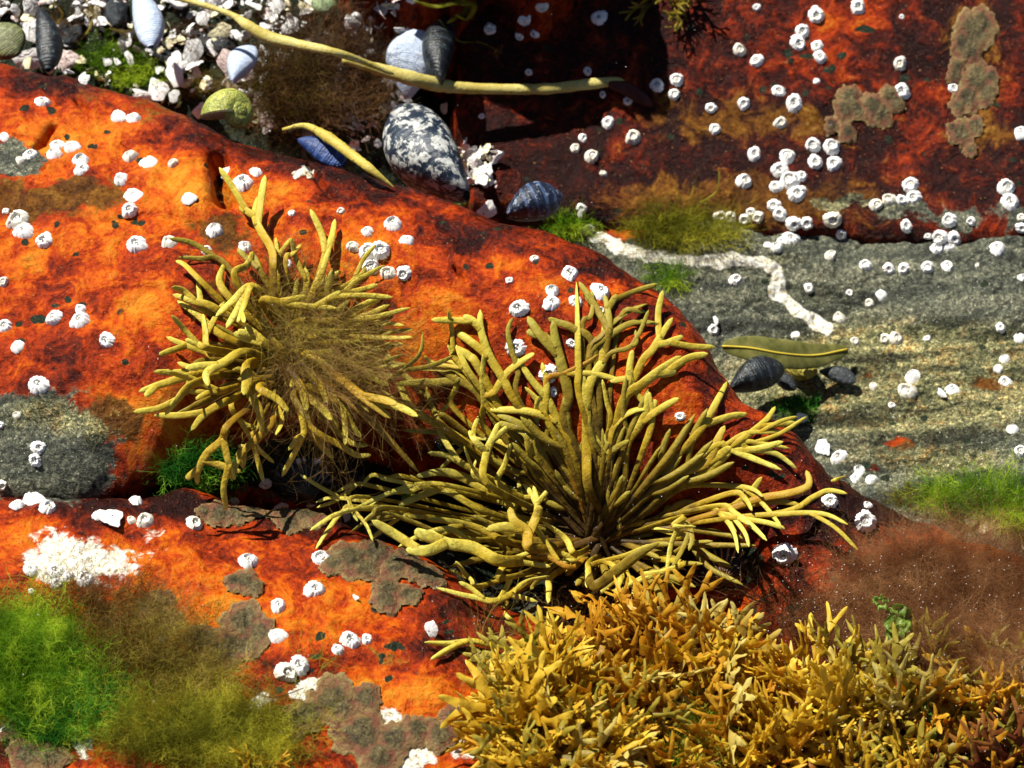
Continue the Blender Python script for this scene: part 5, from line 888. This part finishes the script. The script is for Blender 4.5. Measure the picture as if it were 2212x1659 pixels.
# brown fuzz draped over the fuzzy wrack: rooted on its fronds
def drape(c0, tgt, n, mat, label, seed, L, rad=.002, z0=.5, kids=5, rr=55, cone=.5, curl=.22):
    r = np.random.RandomState(seed); a = r.uniform(0, 2*math.pi, n); q_ = np.sqrt(r.uniform(0, 1, n))*rr; u = c0[0]+q_*np.cos(a); v = c0[1]+q_*np.sin(a); z = bp1[2]+z0+r.uniform(-.08, .05, n)
    R0 = np.array([unproj(x, y, zz) for x, y, zz in zip(u, v, z)]); tg = unproj(tgt[0], tgt[1], bp1[2]+z0-.15); d = nrm(tg-R0.mean(0))+r.normal(0, cone, R0.shape); LL = L*r.uniform(.4, 1.1, n)
    P = strands(R0, d, LL, 8, curl, rad, r, np.array((0, 0, -.01))); mb = MB(); V, F = ribbons(P, rad, r, 2); mb.add(V, F); ii = np.repeat(np.arange(n), kids); kk = r.randint(1, 8, len(ii)); d1 = (P[ii, kk+1]-P[ii, kk])/np.maximum(1e-6, LL[ii]/8)[:, None]+r.normal(0, .6, (len(ii), 3))
    P1 = strands(P[ii, kk], d1, LL[ii]*.3*r.uniform(.4, 1, len(ii)), 4, curl*1.4, rad, r); V, F = ribbons(P1, rad*.75, r, 2); mb.add(V, F); c = R0.mean(0); o = mb.build('filament_alga', mat, None, inv=c); o.location = c; tag(o, label, 'algae')
drape((700, 740), (800, 900), 520, BR, 'brown fuzz streaming down right over the fingered wrack', 31, .8, rr=120, cone=.6)
drape((640, 700), (820, 730), 300, OLB, 'olive fuzz over the right side of the fingered wrack', 32, .6, z0=.48, rr=110, cone=.6)
drape((600, 620), (540, 540), 260, BR, 'thin brown fuzz above the upper left fingers of the wrack', 33, .4, z0=.42, cone=.8, rr=90)
drape((560, 460), (520, 400), 90, BRR, 'faint brown wisps by the crack above the fingered wrack', 34, .3, z0=.3, rr=35, cone=.8)
# ------------------------------------------------------------------ irish moss
def moss_mat(name, a, b, c):
    t = NT(name); R, G, B = t.attr('f'); n = t.noise(8, 5, .6); f = t.math('ADD', R, t.math('MULTIPLY', t.math('SUBTRACT', n, .5), .7)); return t.fin(t.ramp(f, [(.15, tuple(x*.4 for x in a)), (.35, a), (.62, b), (1.0, c)]), .42, .2, t.bump(t.noise(40, 4), .012, .5), .45)
MOS = [moss_mat('moss_yellow', (.20, .085, .006), (.56, .33, .014), (.78, .58, .06)), moss_mat('moss_orange', (.15, .045, .004), (.50, .22, .010), (.74, .46, .04)), moss_mat('moss_olive', (.12, .08, .008), (.30, .22, .02), (.48, .40, .06)), moss_mat('moss_reddish', (.07, .012, .006), (.20, .05, .015), (.36, .15, .03)), moss_mat('moss_pale', (.24, .14, .02), (.5, .36, .06), (.66, .56, .16))]
def moss_frond(seed, lev=4, w0=.03):
    """a flat blade that widens and forks again and again, curling over at the tips"""
    r = random.Random(seed); mb = MB(); th = .005; pointy = r.random() < .4; curl = r.uniform(.05, .35)
    def strip(rows):
        n = len(rows); ph = r.uniform(0, 6)
        for sg in (1, -1):
            V = []; f = []
            for i_, (Lp, Rp, nv, t_, f_) in enumerate(rows):
                rf_ = nv*np.linalg.norm(Rp-Lp)*.16
                for q_ in (0, .2, .5, .8, 1): V.append(Lp*(1-q_)+Rp*q_+nv*sg*t_*(4*q_*(1-q_)+.08)+rf_*(math.sin(ph+i_*.9)*(q_-.5)*2+.5*math.cos(ph+q_*3))); f.append(f_)
            Q = [(k*5+i, k*5+i+1, k*5+6+i, k*5+5+i) for k in range(n-1) for i in range(4)]; f = np.array(f); mb.add(np.array(V), [q_[::sg] for q_ in Q], [], np.c_[f, 0*f, 0*f, 1+0*f])
    def go(Lp, Rp, d, nv, L, wend, k, al):
        side = nrm(Rp-Lp); w0_ = np.linalg.norm(Rp-Lp); n = 6 if k else 7; rows = []; c = (Lp+Rp)/2; bend = r.uniform(-.25, .25); cu = curl*r.uniform(.3, 1.4)
        for i in range(n+1):
            t = i/n; dd = nrm(d+side*bend*t-nv*cu*t); 
            if i: c = c+dd*L/n
            sd = nrm(side-dd*(side@dd)); nn = nrm(np.cross(sd, dd)); nn = nn if nn@nv > 0 else -nn
            if k: w_ = w0_*(1-.3*math.sin(math.pi*min(1, t*1.3)))+(wend-w0_)*t**2.4
            else: w_ = w0_*((1-.35*math.sin(t*2.6))*(1-t**(2.5 if pointy else 6)))+.004
            w_ *= 1+.05*math.sin(i*2.3+seed); rows.append((c-sd*w_/2, c+sd*w_/2, nn, th*(1-.5*t*(k == 0)), al+.2*t))
        strip(rows); Le, Re, nn = rows[-1][0], rows[-1][1], rows[-1][2]; Me = (Le+Re)/2+dd*L*.06
        if k:
            sp = r.uniform(.32, .62)
            for s_, (A_, B_) in ((-1, (Le, Me)), (1, (Me, Re))):
                if k < lev-1 and r.random() < .10: kk = 0
                else: kk = k-1
                d2 = nrm(dd*math.cos(sp)+sd*s_*math.sin(sp)+nn*r.uniform(-.35, .3)); go(A_, B_, d2, nn, L*r.uniform(.72, 1.0), wend*r.uniform(.75, 1.0), kk, al+.2)
    w_ = w0*.8; go(np.array([-w_/2, 0, 0]), np.array([w_/2, 0, 0]), np.array([0, 0, 1.]), np.array([0, 1., 0]), r.uniform(.09, .135), w0*r.uniform(2.4, 3.4), lev, 0); return mb
MF = []
for s in range(14):
    mb = moss_frond(s+50, 4 if s % 3 else 3, .024 if s % 2 else .032)
    for m in range(5): o = mb.build('frond', MOS[m]); MF.append(o.data); bpy.data.objects.remove(o)
def clump(u, v, R_, n, mats, label, seed, sc=1., lift=0.):
    r = np.random.RandomState(seed); p, nn_ = hit1(u, v); e = empty('moss_clump', p, label, 'moss', 'irish moss clumps of the bed')
    for k in range(int(n*(.62 if u < 1850 else .42))):
        a = r.uniform(0, 2*math.pi); q_ = math.sqrt(r.uniform(0, 1))*R_*K*.72; loc = np.array([math.cos(a)*q_, math.sin(a)*q_*1.1, 0]); z = hgt(p[0]+loc[0], p[1]+loc[1])-p[2]-.02+lift
        z = float(max(-.2, min(.25, z))); d = nrm(np.array([loc[0]*2.6, loc[1]*2.0-.35, .55])+r.normal(0, .22, 3)); y = np.array([0, -.65, .75])+r.normal(0, .55, 3); y = nrm(y-d*(y@d)); x = np.cross(y, d)
        o = bpy.data.objects.new('frond', MF[r.randint(14)*5+mats[r.randint(len(mats))]]); C.objects.link(o); o.parent = e; o.matrix_local = frame(x, y, d, (loc[0], loc[1], z), sc*r.uniform(.95, 1.45))
CL = [(1120, 1420, 60, 24, [0, 0, 2], 'yellow moss clump at the upper left tip of the bed'), (1090, 1500, 60, 26, [0, 2], 'yellow moss clump bordering the orange slab'), (1200, 1470, 70, 28, [0, 0, 1], 'dense yellow moss clump left of the bed centre'), (1110, 1590, 70, 26, [2, 0], 'olive yellow moss clump low on the left side of the bed'),
      (1220, 1560, 80, 30, [0, 0, 4], 'bright yellow moss clump low left, right of the olive one'), (1300, 1420, 60, 24, [0, 1], 'golden moss clump below the brown wisp tuft'), (1380, 1350, 60, 24, [1, 1, 4], 'orange moss clump rising at the wrack base'), (1470, 1330, 60, 26, [1, 1, 0], 'dense orange brown moss clump under the wrack'), (1560, 1350, 60, 26, [1, 1, 4], 'orange moss clump at the dark hollow by the black limpet'),
      (1400, 1460, 70, 24, [1, 0, 1], 'amber moss clump over the dark gap in the bed'), (1500, 1430, 70, 28, [1, 4, 0], 'broad amber moss clump in the upper bed centre'), (1600, 1440, 60, 26, [0, 1, 4], 'yellow orange moss clump right of upper bed centre'), (1680, 1440, 60, 26, [0, 0, 4], 'pale yellow moss clump standing against the red rock'), (1330, 1590, 70, 26, [0, 2, 1], 'yellow moss clump at the bottom left of the green plume'),
      (1450, 1530, 60, 22, [1, 1, 3], 'brown orange moss clump just above the green plume'), (1580, 1540, 70, 28, [0, 1, 4], 'golden moss clump right of the green plume'), (1700, 1530, 70, 28, [0, 0, 4], 'thick yellow moss clump in the bed centre'), (1620, 1620, 70, 26, [0, 1], 'yellow moss clump on the bottom edge right of the plume'), (1760, 1620, 70, 28, [0, 0, 1], 'yellow moss clump on the bottom edge near centre right'),
      (1790, 1480, 50, 20, [2, 0], 'olive moss clump right of the bed centre'), (1880, 1450, 60, 26, [2, 2, 0], 'olive spiky moss clump below the thin reddish weed'), (1880, 1560, 60, 24, [2, 4], 'olive cream moss clump left of the green ribbon'), (1960, 1400, 50, 20, [2, 1], 'mixed moss clump under the bright green lettuce'), (2030, 1460, 60, 26, [1, 1, 0], 'orange moss clump right of the green ribbon'),
      (2120, 1450, 60, 24, [2, 1, 4], 'feathery olive moss clump under the brown cloud'), (2200, 1460, 60, 24, [1, 2], 'orange olive moss clump at the right edge'), (2080, 1540, 60, 20, [2, 4, 1], 'pale spiny moss clump low right'), (2190, 1560, 60, 20, [2, 1], 'olive moss clump at the right edge low down'), (1980, 1620, 60, 18, [3, 3, 2], 'dark reddish moss clump at the bottom right of centre'),
      (2080, 1640, 60, 20, [3, 1], 'red brown moss clump on the bottom edge right side'), (2190, 1650, 50, 18, [3, 1, 2], 'orange red moss clump in the lower right corner'), (1880, 1650, 50, 18, [3, 0], 'red and yellow moss clump on the bottom edge beside the reddish one'), (570, 1625, 30, 9, [0, 0, 1], 'small golden moss clump among the green algae at lower left'),
      (1480, 1700, 90, 26, [0, 1], 'moss clump just below the bottom edge at centre'), (1250, 1690, 90, 24, [0, 2], 'moss clump just below the bottom edge left of centre')]
for i, (u, v, R_, n, mats, lab) in enumerate(CL): clump(u+max(0, 1200-u)*.65 if u > 1000 else u, v+(100 if v < 1480 and u > 1270 else 85 if v < 1480 else 60) if u > 1000 else v+30, R_, n, mats, lab, 100+i, 1.0 if u > 1000 else .5)
for i, (u, v, R_, lab) in enumerate([(1500, 12, 40, 'drab yellow moss tuft hanging at the top edge right of the shade'), (1430, -20, 40, 'second drab moss tuft at the top edge, left of the larger one')]): clump(u, v, R_*.8, 9, [2], lab, 300+i, .5)
# ------------------------------------------------------------------ sea lettuce bits and ribbon
t_ = NT('sea_lettuce'); SLM = t_.fin(t_.ramp(t_.noise(9, 5), [(.35, (.10, .26, .02)), (.65, (.35, .52, .08))]), .35, .4, t_.bump(t_.noise(20, 4), .03, .6), .5)
def lettuce(u, v, s, label, seed, lift=.2, n=9):
    r = np.random.RandomState(seed); p, _ = hit1(u, v); p = p-FW*lift; mb = MB()
    for k in range(n):
        c = r.normal(0, .28, 3)*s*K; nx = 12; a, b = np.meshgrid(np.linspace(-1, 1, nx), np.linspace(-1, 1, nx)); R1 = .35*s*K*r.uniform(.5, 1); A_ = nrm(r.normal(0, 1, 3)); B_ = nrm(np.cross(A_, r.normal(0, 1, 3))); N_ = np.cross(A_, B_)
        rr = np.maximum(np.abs(a), np.abs(b)); th = np.arctan2(b, a); x = rr*np.cos(th); y = rr*np.sin(th); z = .35*rr**2*np.sin(th*3+k)+.2*np.sin(x*6+k)*.5; V = c+(x[..., None]*A_+y[..., None]*B_+z[..., None]*N_)*R1; V = V.reshape(-1, 3); i, j = np.meshgrid(np.arange(nx-1), np.arange(nx-1)); q_ = (j*nx+i).ravel()
        F = np.c_[q_, q_+1, q_+nx+1, q_+nx]; V2 = V-N_*.006; rim = list(range(nx))+[nx*k_+nx-1 for k_ in range(1, nx)]+[nx*(nx-1)+k_ for k_ in range(nx-2, -1, -1)]+[nx*k_ for k_ in range(nx-2, 0, -1)]; m = nx*nx
        mb.add(np.vstack([V, V2]), np.vstack([F, F[:, ::-1]+m, [[rim[k_], rim[(k_+1) % len(rim)], rim[(k_+1) % len(rim)]+m, rim[k_]+m] for k_ in range(len(rim))]]))
    o = mb.build('sea_lettuce', SLM); o.location = p; tag(o, label, 'sea lettuce')
lettuce(1905, 1325, 60, 'bright green crumpled lettuce weed above the olive moss', 1, .55); lettuce(1955, 1400, 44, 'dark green curled lettuce weed below the bright one', 2, .5); lettuce(1882, 1288, 22, 'tiny pale green blob of lettuce weed at the cloud edge', 3, .5); lettuce(885, 1068, 34, 'olive green curl of weed caught on the left wrack fronds', 4, .7, 6); lettuce(1190, 1525, 30, 'mint green scrap of weed in the yellow moss', 5, .45, 4)
def ribbon(path, wd, label, mat, z=.25, fl=.35, name='green_ribbon', cat='seaweed'):
    P = np.array([hit1(u, v)[0]-FW*z for u, v in path]); n = 50; Q = catmull(P, n); R = np.interp(np.linspace(0, 1, n), np.linspace(0, 1, len(wd)), wd)*K*.5; V, F, T3 = tube(Q, R, fl, 8, bumpy=.08, tw=1.2); c = Q[n//2]; o = MB().add(V, F, T3).build(name, mat, None, inv=c); o.location = c; tag(o, label, cat)
ribbon([(1935, 1450), (1950, 1485), (1985, 1520), (2005, 1560), (1985, 1590), (1975, 1620)], [12, 22, 18, 22, 14, 20, 12, 8], 'knotted green gut weed ribbon lying down over the right moss', SLM, .4, .7)
ribbon([(1300, 1295), (1320, 1330), (1330, 1370), (1360, 1410), (1400, 1450), (1415, 1500), (1405, 1560), (1415, 1610)], [4, 7, 9, 12, 8, 5, 4, 6, 4], 'long thin green thread crossing the middle of the moss bed', GO and SLM, .35)
ribbon([(1000, 0), (1010, 25), (985, 45), (965, 60), (940, 95)], [10, 22, 10, 8, 5, 3], 'tangled green weed strand at the top edge above the pale blue shell', GO, .2)
ribbon([(895, 10), (940, 22), (985, 15), (1025, 20), (1010, 50), (985, 40)], [4, 10, 16, 20, 10, 4], 'olive green weed curl at the top edge right of the ragged fragment', GO, .25)
ribbon([(950, 50), (990, 95), (1040, 100), (1085, 122)], [4, 5, 4, 3], 'thin green thread hanging before the shaded rock', GO, .25)
for k, (pth, lab) in enumerate([([(1450, 150), (1500, 110), (1475, 80)], ''), ]): pass
rr_ = random.Random(4)
for k, (pth, lab) in enumerate([([(180, -5), (205, 30), (200, 60), (190, 78)], 'pale curly weed stem standing in the shell heap'), ([(115, 5), (140, 35), (125, 55), (115, 35)], 'looped tan weed stem left of the curly stem'), ([(240, 65), (270, 72), (300, 66)], 'short tan twig above the green tuft'), ([(1440, 35), (1470, 50), (1455, 72)], 'branching tan weed at the top edge in the shade'),
                               ([(1510, 440), (1545, 415), (1552, 372)], 'thin arching olive thread beside the green shelf tuft'), ([(1110, 1250), (1060, 1300), (1055, 1340)], 'hair thin brown thread under the left wrack fronds'), ([(1290, 1240), (1330, 1235), (1370, 1250), (1395, 1290)], 'hair thin olive thread arching by the wrack base'), ([(1200, 1260), (1180, 1330), (1190, 1380)], 'fine brown thread hanging toward the moss bed'),
                               ([(560, 1560), (585, 1480), (588, 1530)], 'hair thin brown thread right of the pink rimmed crust'), ([(660, 1480), (590, 1500), (520, 1470)], 'long fine brown thread crossing the slab below two barnacles'), ([(1140, 1260), (1200, 1215), (1300, 1230), (1400, 1210)], 'long wispy thread strung across the wrack base')]):
    ribbon(pth, [3, 4, 4, 2.5] if k > 3 else [5, 7, 6, 4], lab, [OLB, OLB, OLB, OLB, GO, BR, OLB, BR, BR, BR, OLB][k], .12 if k < 5 else .2, .9, 'weed_thread', 'weed')
# drifting specks in the water, lit by the sun: nobody could count them
r = np.random.RandomState(77); us = np.r_[r.uniform(1650, 2212, 420), r.uniform(900, 2212, 200), r.uniform(0, 2212, 120)]; vs = np.r_[r.uniform(1180, 1600, 420), r.uniform(900, 1400, 200), r.uniform(0, 1650, 120)]; Hh, _ = hit(us, vs); mb = MB()
octV = np.array([[1, 0, 0], [-1, 0, 0], [0, 1, 0], [0, -1, 0], [0, 0, 1], [0, 0, -1]], float); octF = np.array([[0, 2, 4], [2, 1, 4], [1, 3, 4], [3, 0, 4], [2, 0, 5], [1, 2, 5], [3, 1, 5], [0, 3, 5]])
for p in Hh: mb.add(octV*r.uniform(.0015, .0036)+p-FW*r.uniform(.3, .9), [], octF)
tag(mb.build('drifting_specks', SHM[0], None, False), 'fine pale specks drifting in the water over the seaweed', 'specks', None, 'stuff')
print('objects', len(bpy.data.objects))
